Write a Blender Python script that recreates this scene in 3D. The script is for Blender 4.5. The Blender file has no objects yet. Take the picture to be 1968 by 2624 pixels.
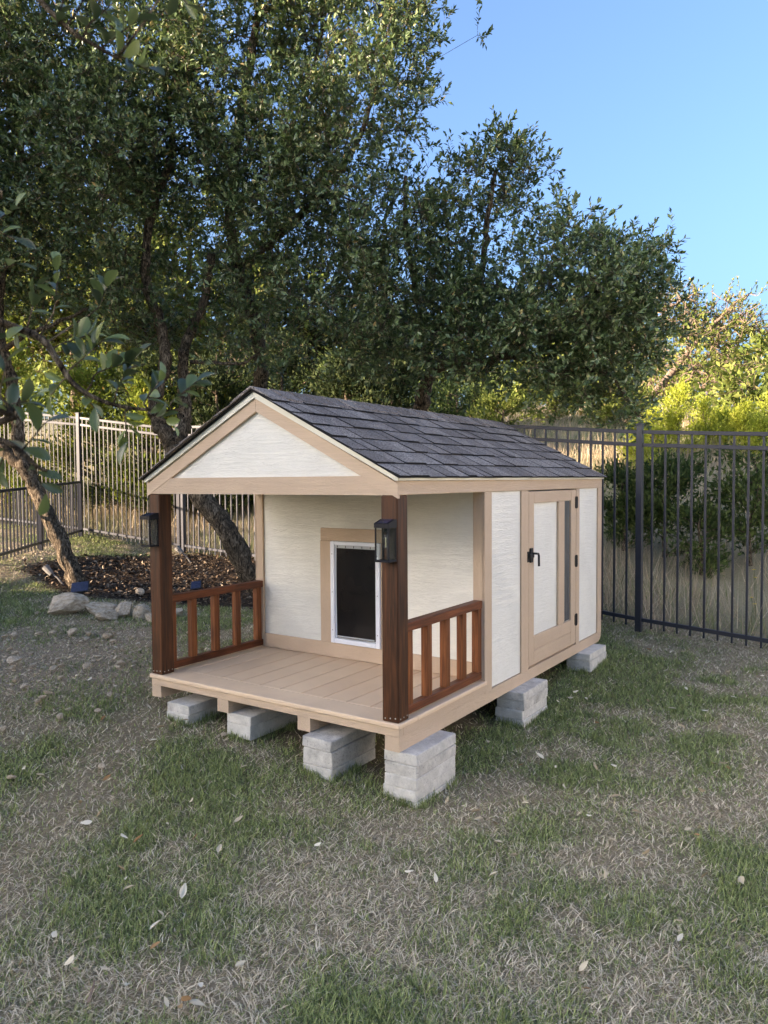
import bpy, math, random
import numpy as np
from mathutils import Matrix, Vector

R = math.radians
scene = bpy.context.scene
COL = scene.collection

# ------------------------------------------------------------------ camera
CAM_Z = 1.608
F_PX, CX, CY = 1937.1, 984.0, 1312.0          # photograph is 1968 x 2624
PITCH, ROLL, YAW = -0.041769, -0.006917, 0.590985
cam_d = bpy.data.cameras.new('camera')
cam = bpy.data.objects.new('camera', cam_d)
COL.objects.link(cam)
scene.camera = cam
_f = np.array([0, math.cos(PITCH), math.sin(PITCH)])
_u0 = np.array([0, -math.sin(PITCH), math.cos(PITCH)])
_r0 = np.array([1.0, 0, 0])
_r = _r0 * math.cos(ROLL) + _u0 * math.sin(ROLL)
_u = _u0 * math.cos(ROLL) - _r0 * math.sin(ROLL)
cam.matrix_world = Matrix(((_r[0], _u[0], -_f[0], 0), (_r[1], _u[1], -_f[1], 0),
                           (_r[2], _u[2], -_f[2], CAM_Z), (0, 0, 0, 1)))
cam_d.sensor_fit = 'HORIZONTAL'
cam_d.sensor_width = 36.0
cam_d.lens = 36.0 * F_PX / 1968.0
cam_d.clip_start = 0.05
cam_d.clip_end = 2000
cam_d.dof.use_dof = True
cam_d.dof.focus_distance = 4.2
cam_d.dof.aperture_fstop = 10.0

# ------------------------------------------------------------------ sky, sun, exposure
SUN_EL, SUN_TH = 12.0, 20.0        # light travels towards +x and away from the camera
world = bpy.data.worlds.new('World')
scene.world = world
world.use_nodes = True
wn = world.node_tree
sky = wn.nodes.new('ShaderNodeTexSky')
sky.sky_type = 'NISHITA'
sky.sun_disc = False
sky.sun_elevation = R(SUN_EL)
sky.sun_rotation = R(270 - SUN_TH)
sky.air_density = 1.0
sky.dust_density = 6.5
sky.ozone_density = 6.5
wn.links.new(sky.outputs[0], wn.nodes['Background'].inputs[0])
wn.nodes['Background'].inputs[1].default_value = 0.15
sun_d = bpy.data.lights.new('sun', 'SUN')
sun_d.energy = 3.4
sun_d.angle = R(0.5)
sun_d.color = (1.0, 0.97, 0.93)
sun = bpy.data.objects.new('sun', sun_d)
COL.objects.link(sun)
_sd = Vector((math.cos(R(SUN_TH)) * math.cos(R(SUN_EL)), math.sin(R(SUN_TH)) * math.cos(R(SUN_EL)), -math.sin(R(SUN_EL))))
sun.rotation_euler = _sd.to_track_quat('-Z', 'Y').to_euler()
sun.location = (-20, -15, 15)
vs = scene.view_settings
vs.view_transform = 'Standard'
vs.look = 'None'
vs.gamma = 1.0
vs.use_curve_mapping = False
vs.exposure = 2.5
vs.use_white_balance = True
vs.white_balance_temperature = 8900
vs.white_balance_tint = 20
scene.cycles.max_bounces = 8
scene.cycles.transparent_max_bounces = 8

# ------------------------------------------------------------------ helpers: numbers
rng = np.random.default_rng(11)
random.seed(11)


def srgb(r, g, b):
    f = lambda c: (c / 12.92 if c <= 0.04045 else ((c + 0.055) / 1.055) ** 2.4)
    return (f(r / 255), f(g / 255), f(b / 255), 1)


def _hash(ix, iy, seed):
    n = (ix.astype(np.int64) * 374761393 + iy.astype(np.int64) * 668265263 + seed * 144269504) & 0xFFFFFFFF
    n = ((n ^ (n >> 13)) * 1274126177) & 0xFFFFFFFF
    return ((n ^ (n >> 16)) & 0xFFFF) / 65535.0


def vnoise(x, y, s=0):
    x = np.asarray(x, float); y = np.asarray(y, float)
    ix = np.floor(x); iy = np.floor(y)
    fx = x - ix; fy = y - iy
    fx = fx * fx * (3 - 2 * fx); fy = fy * fy * (3 - 2 * fy)
    a = _hash(ix, iy, s); b = _hash(ix + 1, iy, s); c = _hash(ix, iy + 1, s); d = _hash(ix + 1, iy + 1, s)
    return (a * (1 - fx) + b * fx) * (1 - fy) + (c * (1 - fx) + d * fx) * fy


def fbm(x, y, s=0, o=4):
    t = 0; a = 0.5; n = 0
    for i in range(o):
        t = t + a * vnoise(np.asarray(x) * 2 ** i, np.asarray(y) * 2 ** i, s + i * 7); n += a; a *= 0.5
    return t / n


def ray(u, v):
    d = _f + _r * (u - CX) / F_PX - _u * (v - CY) / F_PX
    return d / d[1]


def at(u, v, d):
    """point on the sight line of a photograph pixel at depth d metres"""
    return np.array([0, 0, CAM_Z]) + ray(u, v) * d


# house frame -> world
HX, HY, HZ = 0.0652, 3.6329, 0.42
_c, _s = math.cos(YAW), math.sin(YAW)


def hw(a, b):
    return (HX + a * _c + b * _s, HY - a * _s + b * _c)


# ground: thin-plate surface through measured heights
_gp = [(0, 0, -.03), (-1.5, 1.0, .06), (1.5, 1, -.05), (1.4, 3.0, .0), (2.6, 4.4, .05),
       hw(.09, .02) + (.015,), hw(-.47, .0) + (.085,), hw(-1.1, .0) + (.125,), hw(-1.56, .0) + (.165,),
       hw(.09, 1.5) + (.065,), hw(.09, 2.7) + (.138,), hw(-.9, 1.5) + (.2,), hw(-1.7, 2.8) + (.35,),
       (2.3, 6.8, .22), (3.2, 6.1, .16), (-2.87, 10.8, .585), (-4.5, 11.3, .80), (-6, 11.5, .95), (-4.35, 9.0, .72),
       (-3.1, 7.8, .5), (-6, 6, .6), (-3, 4, .33), (-2.3, 2.2, .16), (4, 3, -.05), (6, 6, .1), (-8, 0, .25), (0.2, 8.6, .45),
       (3, 10, .92), (6, 11.6, 1.5), (5, 13.2, 2.0), (7.4, 14, 2.1), (2.6, 14, 1.95), (4, 20, 3.3), (0, 14, 1.6), (0, 24, 3.6), (-5, 16, 1.6), (-9, 20, 2.3),
       (10, 20, 3.2), (12, 12, 1.4), (0, 40, 5), (-20, 40, 5), (20, 40, 5), (30, 20, 2.5), (-25, 15, 2), (-20, 0, .3),
       (20, 0, 0), (0, -20, -.2), (-15, -15, -.1), (20, -20, -.3), (-33, -4, 2.4), (-30, -14, 2.4), (-40, -12, 2.8), (-16, -4, .35), (60, 60, 6), (-60, 60, 6), (-60, -60, 0), (60, -60, 0), (0, 90, 7)]
_gp = np.array(_gp)


def _tps(r2):
    return np.where(r2 > 1e-12, r2 * np.log(r2 + 1e-12) * .5, 0)


_n = len(_gp)
_K = _tps(((_gp[:, None, :2] - _gp[None, :, :2]) ** 2).sum(-1)) + np.eye(_n) * .0005
_P = np.c_[np.ones(_n), _gp[:, :2]]
_A = np.block([[_K, _P], [_P.T, np.zeros((3, 3))]])
_w = np.linalg.solve(_A, np.r_[_gp[:, 2], 0, 0, 0])


def zg(x, y):
    x = np.asarray(x, float); y = np.asarray(y, float)
    sh = x.shape
    xf = x.ravel(); yf = y.ravel()
    rr = np.sqrt(xf ** 2 + yf ** 2)
    k = np.minimum(1, 85 / np.maximum(rr, 1e-6))
    xc = xf * k; yc = yf * k
    z = _w[_n] + _w[_n + 1] * xc + _w[_n + 2] * yc
    for i in range(_n):
        z = z + _w[i] * _tps((xc - _gp[i, 0]) ** 2 + (yc - _gp[i, 1]) ** 2)
    z = z + .022 * (fbm(xf * .9, yf * .9, 3, 3) - .5)
    return z.reshape(sh)


def zg1(x, y):
    return float(zg(np.array([x]), np.array([y]))[0])


def onground(u, v):
    d = ray(u, v); o = np.array([0, 0, CAM_Z])
    ts = np.linspace(1.5, 30, 600)
    P = o + d[None] * ts[:, None]
    h = P[:, 2] - zg(P[:, 0], P[:, 1])
    i = int(np.argmax(h < 0))
    t0, t1 = ts[i - 1], ts[i]
    t = t0 + (t1 - t0) * h[i - 1] / (h[i - 1] - h[i])
    p = o + d * t
    return np.array([p[0], p[1], zg1(p[0], p[1])])


# ------------------------------------------------------------------ helpers: meshes and objects
def mesh_np(name, V, F, col=None, smooth=False):
    V = np.asarray(V, np.float32); F = np.asarray(F, np.int32)
    m = bpy.data.meshes.new(name)
    k = F.shape[1]
    m.vertices.add(len(V)); m.vertices.foreach_set('co', V.ravel())
    m.loops.add(F.size); m.loops.foreach_set('vertex_index', F.ravel())
    m.polygons.add(len(F))
    m.polygons.foreach_set('loop_start', np.arange(0, F.size, k, dtype=np.int32))
    try:
        m.polygons.foreach_set('loop_total', np.full(len(F), k, np.int32))
    except Exception:
        pass
    if smooth:
        m.polygons.foreach_set('use_smooth', np.ones(len(F), bool))
    m.update(calc_edges=True)
    if col is not None:
        a = m.color_attributes.new('Col', 'FLOAT_COLOR', 'POINT')
        c = np.ones((len(V), 4), np.float32); c[:, :3] = col
        a.data.foreach_set('color', c.ravel())
    return m


def mesh_py(name, V, F, smooth=False):
    m = bpy.data.meshes.new(name)
    m.from_pydata([tuple(v) for v in V], [], [tuple(f) for f in F])
    if smooth:
        for p in m.polygons:
            p.use_smooth = True
    m.update()
    return m


def obj(name, mesh, mat=None, parent=None, loc=(0, 0, 0), rot=(0, 0, 0), scale=(1, 1, 1)):
    o = bpy.data.objects.new(name, mesh)
    COL.objects.link(o)
    o.location = loc; o.rotation_euler = rot; o.scale = scale
    if parent is not None:
        o.parent = parent
    if mat is not None and mesh is not None and len(mesh.materials) == 0:
        mesh.materials.append(mat)
    return o


def tag(o, label=None, cat=None, group=None, kind=None):
    if label: o['label'] = label
    if cat: o['category'] = cat
    if group: o['group'] = group
    if kind: o['kind'] = kind
    return o


def thing(name, label, cat, loc=(0, 0, 0), rz=0, group=None):
    o = bpy.data.objects.new(name, None)
    COL.objects.link(o)
    o.empty_display_size = .1
    o.location = loc; o.rotation_euler = (0, 0, rz)
    return tag(o, label, cat, group)


def cbox_vf(sx, sy, sz, ch=.003):
    """chamfered box centred on the origin"""
    hx, hy, hz = sx / 2, sy / 2, sz / 2
    c = min(ch, hx * .6, hy * .6, hz * .6)
    V = []; idx = {}
    for ix in (-1, 1):
        for iy in (-1, 1):
            for iz in (-1, 1):
                for k, p in enumerate(((ix * hx, iy * (hy - c), iz * (hz - c)),
                                       (ix * (hx - c), iy * hy, iz * (hz - c)),
                                       (ix * (hx - c), iy * (hy - c), iz * hz))):
                    idx[(ix, iy, iz, k)] = len(V); V.append(p)
    F = []

    def q(a, b, c_, d, n):
        A, B, C_ = (Vector(V[i]) for i in (a, b, c_))
        if (B - A).cross(C_ - A).dot(Vector(n)) < 0:
            a, b, c_, d = d, c_, b, a
        F.append((a, b, c_, d))
    for s in (-1, 1):
        q(idx[s, -1, -1, 0], idx[s, 1, -1, 0], idx[s, 1, 1, 0], idx[s, -1, 1, 0], (s, 0, 0))
        q(idx[-1, s, -1, 1], idx[1, s, -1, 1], idx[1, s, 1, 1], idx[-1, s, 1, 1], (0, s, 0))
        q(idx[-1, -1, s, 2], idx[1, -1, s, 2], idx[1, 1, s, 2], idx[-1, 1, s, 2], (0, 0, s))
    for a in (-1, 1):
        for b in (-1, 1):
            q(idx[a, b, -1, 0], idx[a, b, 1, 0], idx[a, b, 1, 1], idx[a, b, -1, 1], (a, b, 0))
            q(idx[a, -1, b, 0], idx[a, 1, b, 0], idx[a, 1, b, 2], idx[a, -1, b, 2], (a, 0, b))
            q(idx[-1, a, b, 1], idx[1, a, b, 1], idx[1, a, b, 2], idx[-1, a, b, 2], (0, a, b))
            for d in (-1, 1):
                t = (idx[a, b, d, 0], idx[a, b, d, 1], idx[a, b, d, 2])
                A, B, C_ = (Vector(V[i]) for i in t)
                if (B - A).cross(C_ - A).dot(Vector((a, b, d))) < 0:
                    t = t[::-1]
                F.append(t)
    return V, F


def box(name, lo, hi, mat, parent=None, ch=.003, rot=(0, 0, 0)):
    """chamfered box between two corners given in the parent's frame; origin at its centre"""
    s = [hi[i] - lo[i] for i in range(3)]
    c = [(hi[i] + lo[i]) / 2 for i in range(3)]
    V, F = cbox_vf(*s, ch)
    return obj(name, mesh_py(name, V, F), mat, parent, c, rot)


class MB:
    """collects pieces of ONE part"""
    def __init__(self):
        self.V = []; self.F = []

    def add(self, V, F):
        o = len(self.V)
        self.V += [tuple(v) for v in V]
        self.F += [tuple(i + o for i in f) for f in F]
        return self

    def box(self, lo, hi, ch=.002):
        s = [hi[i] - lo[i] for i in range(3)]; c = [(hi[i] + lo[i]) / 2 for i in range(3)]
        V, F = cbox_vf(*s, ch)
        return self.add([tuple(v[i] + c[i] for i in range(3)) for v in V], F)

    def prism(self, poly, axis, a, b):
        """polygon (2D) pulled along an axis from a to b"""
        n = len(poly)

        def P(p, t):
            if axis == 1: return (p[0], t, p[1])
            if axis == 0: return (t, p[0], p[1])
            return (p[0], p[1], t)
        V = [P(p, a) for p in poly] + [P(p, b) for p in poly]
        F = [tuple(range(n))[::-1], tuple(range(n, 2 * n))] + [(i, (i + 1) % n, n + (i + 1) % n, n + i) for i in range(n)]
        return self.add(V, F)

    def tube(self, pts, rad, sides=8, cap=True):
        V, F = tube_vf(pts, rad, sides, cap)
        return self.add(V, F)

    def lathe(self, prof, sides=12, c=(0, 0, 0)):
        V = []; F = []
        for (r, z) in prof:
            for k in range(sides):
                a = 2 * math.pi * k / sides
                V.append((c[0] + r * math.cos(a), c[1] + r * math.sin(a), c[2] + z))
        for i in range(len(prof) - 1):
            for k in range(sides):
                k2 = (k + 1) % sides
                F.append((i * sides + k, i * sides + k2, (i + 1) * sides + k2, (i + 1) * sides + k))
        F.append(tuple(range(sides))[::-1]); F.append(tuple(range((len(prof) - 1) * sides, len(prof) * sides)))
        return self.add(V, F)

    def build(self, name, mat, parent=None, smooth=False, **k):
        m = mesh_py(name, self.V, self.F, smooth)
        import bmesh
        bm = bmesh.new(); bm.from_mesh(m); bmesh.ops.recalc_face_normals(bm, faces=bm.faces); bm.to_mesh(m); bm.free()
        return obj(name, m, mat, parent, **k)


def frames(pts):
    pts = np.asarray(pts, float)
    t = np.gradient(pts, axis=0)
    t /= np.linalg.norm(t, axis=1)[:, None] + 1e-9
    n = np.cross(t[0], [0.13, 0.91, 0.4]); n /= np.linalg.norm(n)
    N = []
    for i in range(len(pts)):
        n = n - t[i] * np.dot(n, t[i]); n /= np.linalg.norm(n) + 1e-9
        N.append(n)
    N = np.array(N)
    return t, N, np.cross(t, N)


def tube_vf(pts, rad, sides=8, cap=True, bump=0, seed=0):
    pts = np.asarray(pts, float)
    rad = np.broadcast_to(np.asarray(rad, float), (len(pts),))
    t, N, B = frames(pts)
    V = []
    for i in range(len(pts)):
        for k in range(sides):
            a = 2 * math.pi * k / sides
            r = rad[i]
            if bump:
                r = r * (1 + bump * (float(vnoise(np.array([k * 1.7 + seed]), np.array([i * .31]), 5)[0]) - .5)
                         + .5 * bump * (float(vnoise(np.array([k * .8 + seed]), np.array([i * .9]), 8)[0]) - .5))
            V.append(tuple(pts[i] + r * (math.cos(a) * N[i] + math.sin(a) * B[i])))
    F = []
    for i in range(len(pts) - 1):
        for k in range(sides):
            k2 = (k + 1) % sides
            F.append((i * sides + k, i * sides + k2, (i + 1) * sides + k2, (i + 1) * sides + k))
    if cap:
        F.append(tuple(range(sides))[::-1]); F.append(tuple(range((len(pts) - 1) * sides, len(pts) * sides)))
    return V, F


def smooth_path(pts, n):
    """Catmull-Rom through points, n samples per span"""
    pts = np.asarray(pts, float)
    P = np.vstack([2 * pts[0] - pts[1], pts, 2 * pts[-1] - pts[-2]])
    out = []
    for i in range(1, len(P) - 2):
        for k in range(n):
            s = k / n
            out.append(.5 * ((2 * P[i]) + (-P[i - 1] + P[i + 1]) * s + (2 * P[i - 1] - 5 * P[i] + 4 * P[i + 1] - P[i + 2]) * s * s
                             + (-P[i - 1] + 3 * P[i] - 3 * P[i + 1] + P[i + 2]) * s ** 3))
    out.append(P[-2])
    return np.array(out)


# ------------------------------------------------------------------ helpers: materials
class Mat:
    def __init__(self, name, rough=.6, spec=.3, color=None):
        self.m = bpy.data.materials.new(name)
        self.m.use_nodes = True
        self.t = self.m.node_tree
        self.b = self.t.nodes['Principled BSDF']
        self.b.inputs['Roughness'].default_value = rough
        self.b.inputs['Specular IOR Level'].default_value = spec
        if color: self.b.inputs['Base Color'].default_value = color

    def n(self, typ, **k):
        nd = self.t.nodes.new(typ)
        for a, v in k.items():
            setattr(nd, a, v)
        return nd

    def l(self, a, b):
        self.t.links.new(a, b)

    def coords(self, scale=(1, 1, 1), rnd=0.0, rot=(0, 0, 0)):
        tc = self.n('ShaderNodeTexCoord')
        mp = self.n('ShaderNodeMapping')
        mp.inputs['Scale'].default_value = scale
        mp.inputs['Rotation'].default_value = rot
        src = tc.outputs['Object']
        if rnd:
            oi = self.n('ShaderNodeObjectInfo')
            mu = self.n('ShaderNodeMath', operation='MULTIPLY'); mu.inputs[1].default_value = rnd
            self.l(oi.outputs['Random'], mu.inputs[0])
            ad = self.n('ShaderNodeVectorMath', operation='ADD')
            self.l(src, ad.inputs[0]); self.l(mu.outputs[0], ad.inputs[1])
            src = ad.outputs[0]
        self.l(src, mp.inputs[0])
        return mp.outputs[0]

    def noise(self, vec, scale, detail=4, rough=.6, dist=0):
        nd = self.n('ShaderNodeTexNoise')
        nd.inputs['Scale'].default_value = scale; nd.inputs['Detail'].default_value = detail
        nd.inputs['Roughness'].default_value = rough; nd.inputs['Distortion'].default_value = dist
        if vec is not None: self.l(vec, nd.inputs['Vector'])
        return nd.outputs['Fac']

    def ramp(self, fac, stops):
        r = self.n('ShaderNodeValToRGB')
        e = r.color_ramp.elements
        while len(e) < len(stops): e.new(.5)
        for i, (p, c) in enumerate(stops):
            e[i].position = p; e[i].color = c if len(c) == 4 else (*c, 1)
        self.l(fac, r.inputs[0])
        return r.outputs[0]

    def mix(self, fac, a, b, mode='MIX'):
        m = self.n('ShaderNodeMix', data_type='RGBA', blend_type=mode)
        if isinstance(fac, float): m.inputs[0].default_value = fac
        else: self.l(fac, m.inputs[0])
        for i, x in ((6, a), (7, b)):
            if isinstance(x, tuple): m.inputs[i].default_value = x if len(x) == 4 else (*x, 1)
            else: self.l(x, m.inputs[i])
        return m.outputs[2]

    def base(self, c):
        self.l(c, self.b.inputs['Base Color']); return self

    def bump(self, h, strength=.3, dist=.01):
        bp = self.n('ShaderNodeBump')
        bp.inputs['Strength'].default_value = strength; bp.inputs['Distance'].default_value = dist
        self.l(h, bp.inputs['Height'])
        self.l(bp.outputs[0], self.b.inputs['Normal']); return self


def g3(v): return (v, v, v, 1)


def siding(name, axis, col, rnd=3.0, k=1.0):
    """painted board with pressed cedar grain running along an axis"""
    M = Mat(name, .55, .25)
    sc = [46, 46, 46]; sc[axis] = 4.0
    v = M.coords(tuple(sc), rnd)
    n1 = M.noise(v, 1.0, 3, .55, 1.6)
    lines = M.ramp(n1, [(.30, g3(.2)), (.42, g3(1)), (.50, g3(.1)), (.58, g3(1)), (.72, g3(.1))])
    v2 = M.coords((3, 3, 3), rnd)
    wear = M.noise(v2, 1.0, 4, .6)
    c = M.mix(M.ramp(wear, [(.35, g3(0)), (.75, g3(1))]), col, tuple(x * .9 for x in col[:3]) + (1,))
    c = M.mix(M.ramp(lines, [(.1, g3(.07 * k)), (.5, g3(0))]), c, tuple(x * .35 for x in col[:3]) + (1,))  # groove shade painted into the base colour along the pressed grain
    M.base(c)
    M.bump(lines, .5 * k, .0035)
    return M.m


def stain(name, axis, dark, light, rnd=5.0, rough=.5):
    M = Mat(name, rough, .3)
    sc = [26, 26, 26]; sc[axis] = 1.3
    v = M.coords(tuple(sc), rnd)
    n1 = M.noise(v, 1.0, 6, .7, .9)
    sc2 = [90, 90, 90]; sc2[axis] = 5
    n2 = M.noise(M.coords(tuple(sc2), rnd), 1.0, 3, .6)
    sc3 = [5, 5, 5]; sc3[axis] = 1.6
    kn = M.noise(M.coords(tuple(sc3), rnd), 1.0, 3, .5)
    c = M.ramp(n1, [(.28, dark), (.72, light)])
    c = M.mix(M.ramp(n2, [(.35, g3(0)), (.7, g3(.75))]), c, tuple(x * .4 for x in dark[:3]) + (1,))
    c = M.mix(M.ramp(kn, [(.60, g3(0)), (.72, g3(.75))]), c, tuple(x * .35 for x in dark[:3]) + (1,))
    M.base(c)
    M.bump(n2, .35, .002)
    return M.m


TAN = srgb(206, 178, 151)
WHITE = srgb(239, 235, 222)
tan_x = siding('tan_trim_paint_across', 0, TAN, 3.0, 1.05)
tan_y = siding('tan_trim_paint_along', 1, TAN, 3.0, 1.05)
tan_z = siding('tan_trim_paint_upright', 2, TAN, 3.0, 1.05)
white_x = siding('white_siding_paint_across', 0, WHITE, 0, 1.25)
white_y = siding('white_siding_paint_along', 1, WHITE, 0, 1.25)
post_m = stain('dark_walnut_stain', 2, srgb(44, 23, 11), srgb(112, 64, 34))
rail_y = stain('cedar_stain_along', 1, srgb(86, 40, 20), srgb(142, 80, 46))
rail_z = stain('cedar_stain_upright', 2, srgb(92, 46, 20), srgb(164, 96, 54))


def plain(name, col, rough=.6, spec=.3, ns=40, amt=.15, bs=0, metal=0):
    M = Mat(name, rough, spec)
    n = M.noise(M.coords((1, 1, 1), 7), ns, 4, .65)
    M.base(M.mix(M.ramp(n, [(.3, g3(0)), (.7, g3(1))]), tuple(x * (1 - amt) for x in col[:3]) + (1,), tuple(min(1, x * (1 + amt)) for x in col[:3]) + (1,)))
    if bs: M.bump(n, bs, .004)
    M.b.inputs['Metallic'].default_value = metal
    return M.m


deck_m = Mat('deck_paint', .5, .3)
_v = deck_m.coords((30, 3, 30), 5)
_nn = deck_m.noise(_v, 1.0, 4, .6, .5)
_oi = deck_m.n('ShaderNodeObjectInfo')
_n2 = deck_m.noise(deck_m.coords((4, 4, 4)), 1.0, 5, .65)
deck_m.base(deck_m.mix(deck_m.ramp(_n2, [(.4, g3(0)), (.7, g3(.5))]), deck_m.ramp(_oi.outputs['Random'], [(0, srgb(219, 188, 157)), (1, srgb(230, 200, 168))]), srgb(204, 174, 146)))
deck_m.bump(_nn, .25, .0015)
deck_m = deck_m.m
cream = plain('cream_drip_edge_paint', srgb(226, 222, 204), .5, .3, 8, .05)
black_metal = plain('black_powder_coated_metal', (.006, .007, .011, 1), .45, .22, 200, .3)
hinge_m = plain('black_hinge_metal', (.010, .010, .010, 1), .45, .4, 200, .3)
screw_m = plain('zinc_screw', (.35, .35, .35, 1), .35, .5, 100, .1, 0, .8)
white_plastic = plain('white_pet_door_plastic', srgb(228, 230, 234), .35, .4, 10, .04)
grey_strip = plain('grey_magnet_strip', srgb(176, 178, 178), .4, .4, 30, .08)
flap_m = Mat('smoked_vinyl_flap', .22, .28)
_fn = flap_m.noise(flap_m.coords((3, 3, 3)), 1.0, 3)
flap_m.base(flap_m.ramp(_fn, [(.3, (.006, .006, .007, 1)), (.7, (.014, .011, .010, 1))]))
flap_m.bump(_fn, .12, .03)
flap_m = flap_m.m
letter_m = plain('black_moulded_lettering', (.0015, .0015, .0015, 1), .6, .2, 100, .1)

glass_m = Mat('clear_lantern_glass', .02, .5)
_tr = glass_m.n('ShaderNodeBsdfTransparent'); _gl = glass_m.n('ShaderNodeBsdfGlossy')
_gl.inputs['Roughness'].default_value = .03; _tr.inputs[0].default_value = (.93, .95, .95, 1)
_ms = glass_m.n('ShaderNodeMixShader'); _ms.inputs[0].default_value = .05
glass_m.l(_tr.outputs[0], _ms.inputs[1]); glass_m.l(_gl.outputs[0], _ms.inputs[2])
glass_m.l(_ms.outputs[0], glass_m.t.nodes['Material Output'].inputs[0])
glass_m = glass_m.m
pane_m = Mat('smoky_window_acrylic', .12, .5)
_pn = pane_m.noise(pane_m.coords((30, 30, 2)), 1.0, 3)
pane_m.base(pane_m.ramp(_pn, [(.3, srgb(74, 76, 78)), (.7, srgb(96, 97, 97))])); pane_m = pane_m.m
filament_m = plain('pale_lamp_filament', srgb(240, 225, 170), .5, .3)
solar_m = plain('dark_blue_solar_cell', srgb(26, 32, 58), .12, .6, 60, .3)

shingle_m = Mat('asphalt_shingle_granules', .92, .15)
_oi = shingle_m.n('ShaderNodeObjectInfo')
_v = shingle_m.coords((1, 1, 1), 3)
_g = shingle_m.noise(shingle_m.n('ShaderNodeTexCoord').outputs['Generated'], 1.0) if False else None
_tc = shingle_m.n('ShaderNodeNewGeometry')
_gn = shingle_m.noise(_tc.outputs['Position'], 130, 3, .8)
_gp2 = shingle_m.noise(_tc.outputs['Position'], 9, 3, .6)
_cb = shingle_m.ramp(_oi.outputs['Random'], [(0, srgb(148, 137, 128)), (.5, srgb(174, 162, 152)), (1, srgb(200, 188, 176))])
_cb = shingle_m.mix(shingle_m.ramp(_gp2, [(.4, g3(0)), (.7, g3(.55))]), _cb, srgb(128, 119, 112))
_cc = shingle_m.mix(shingle_m.ramp(_gn, [(.38, g3(0)), (.5, g3(.5)), (.66, g3(1))]), srgb(54, 49, 47), _cb)
_cc = shingle_m.mix(shingle_m.ramp(_gn, [(.64, g3(0)), (.7, g3(.6))]), _cc, srgb(205, 198, 192))
shingle_m.base(_cc); shingle_m.bump(_gn, .5, .003)
shingle_m = shingle_m.m
under_m = plain('black_roof_underlayment', (.012, .012, .013, 1), .8, .2)

block_m = Mat('concrete_paver', .9, .15)
_v = block_m.coords((1, 1, 1), 9)
_n1 = block_m.noise(_v, 14, 5, .7); _n2 = block_m.noise(_v, 90, 3, .75); _n3 = block_m.noise(_v, 5, 3, .6)
_oi = block_m.n('ShaderNodeObjectInfo')
_c = block_m.ramp(_n1, [(.3, srgb(164, 158, 148)), (.7, srgb(216, 210, 199))])
_c2 = block_m.mix(block_m.ramp(_n2, [(.28, g3(.8)), (.42, g3(0))]), _c, srgb(98, 96, 92))
_c2 = block_m.mix(block_m.ramp(_n3, [(.62, g3(0)), (.7, g3(.5))]), _c2, srgb(232, 227, 217))
_c2 = block_m.mix(block_m.ramp(_oi.outputs['Random'], [(0, g3(0)), (1, g3(.45))]), _c2, srgb(224, 219, 208))
block_m.base(_c2); block_m.bump(_n2, .9, .008)
block_m = block_m.m
fence_m = Mat('charcoal_powder_coated_steel', .38, .45)
_fn = fence_m.noise(fence_m.coords((1, 1, 1), 5), 30, 3)
fence_m.base(fence_m.ramp(_fn, [(.3, srgb(36, 37, 44)), (.7, srgb(48, 50, 58))])); fence_m = fence_m.m
_c = math.cos(YAW)

bark_m = Mat('live_oak_bark', .95, .1)
_v = bark_m.coords((1, 1, .38))
_n1 = bark_m.noise(_v, 34, 5, .65, 1.5)
_n2 = bark_m.noise(bark_m.coords((1, 1, 1)), 5, 3)
_c1 = bark_m.ramp(_n1, [(.36, srgb(30, 25, 20)), (.5, srgb(104, 90, 74)), (.66, srgb(178, 160, 136))])
bark_m.base(bark_m.mix(bark_m.ramp(_n2, [(.4, g3(0)), (.7, g3(.5))]), _c1, srgb(62, 56, 48)))
bark_m.bump(_n1, 1.0, .05)
bark_m = bark_m.m
pale_bark_m = plain('dry_grey_bark', srgb(128, 110, 96), .95, .1, 30, .35, .4)


def leaf_mat(name, stops, trans=.25, tcol=(.10, .16, .03, 1), rough=.36, spec=.5):
    M = Mat(name, rough, spec)
    g = M.n('ShaderNodeNewGeometry')
    c = M.ramp(g.outputs['Random Per Island'], stops)
    M.base(c)
    tr = M.n('ShaderNodeBsdfTranslucent')
    M.l(M.mix(.5, c, tcol), tr.inputs[0])
    ms = M.n('ShaderNodeMixShader'); ms.inputs[0].default_value = trans
    M.l(M.b.outputs[0], ms.inputs[1]); M.l(tr.outputs[0], ms.inputs[2])
    M.l(ms.outputs[0], M.t.nodes['Material Output'].inputs[0])
    return M.m


oak_leaf = leaf_mat('live_oak_leaf', [(0, srgb(52, 70, 40)), (.45, srgb(84, 106, 64)), (.8, srgb(118, 138, 90)), (.95, srgb(152, 164, 118)), (.988, srgb(180, 170, 116)), (1, srgb(180, 146, 96))])
near_leaf = leaf_mat('near_oak_leaf', [(0, srgb(50, 64, 42)), (.6, srgb(68, 86, 52)), (1, srgb(96, 112, 70))], .3)
jun_leaf = leaf_mat('juniper_foliage', [(0, srgb(70, 86, 34)), (.5, srgb(104, 120, 48)), (.9, srgb(138, 148, 64)), (1, srgb(150, 120, 60))], .3, (.2, .26, .04, 1), .8, .1)
cedar_leaf = leaf_mat('young_cedar_foliage', [(0, srgb(126, 140, 50)), (.5, srgb(176, 184, 74)), (1, srgb(206, 208, 104))], .35, (.3, .36, .05, 1), .8, .1)
shade_leaf = leaf_mat('shade_toned_foliage', [(0, srgb(32, 44, 26)), (.6, srgb(52, 64, 38)), (1, srgb(78, 86, 52))], .15, (.06, .09, .02, 1), .8, .1)  # darker foliage copy, the shade behind the roof is put into its colour
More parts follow.
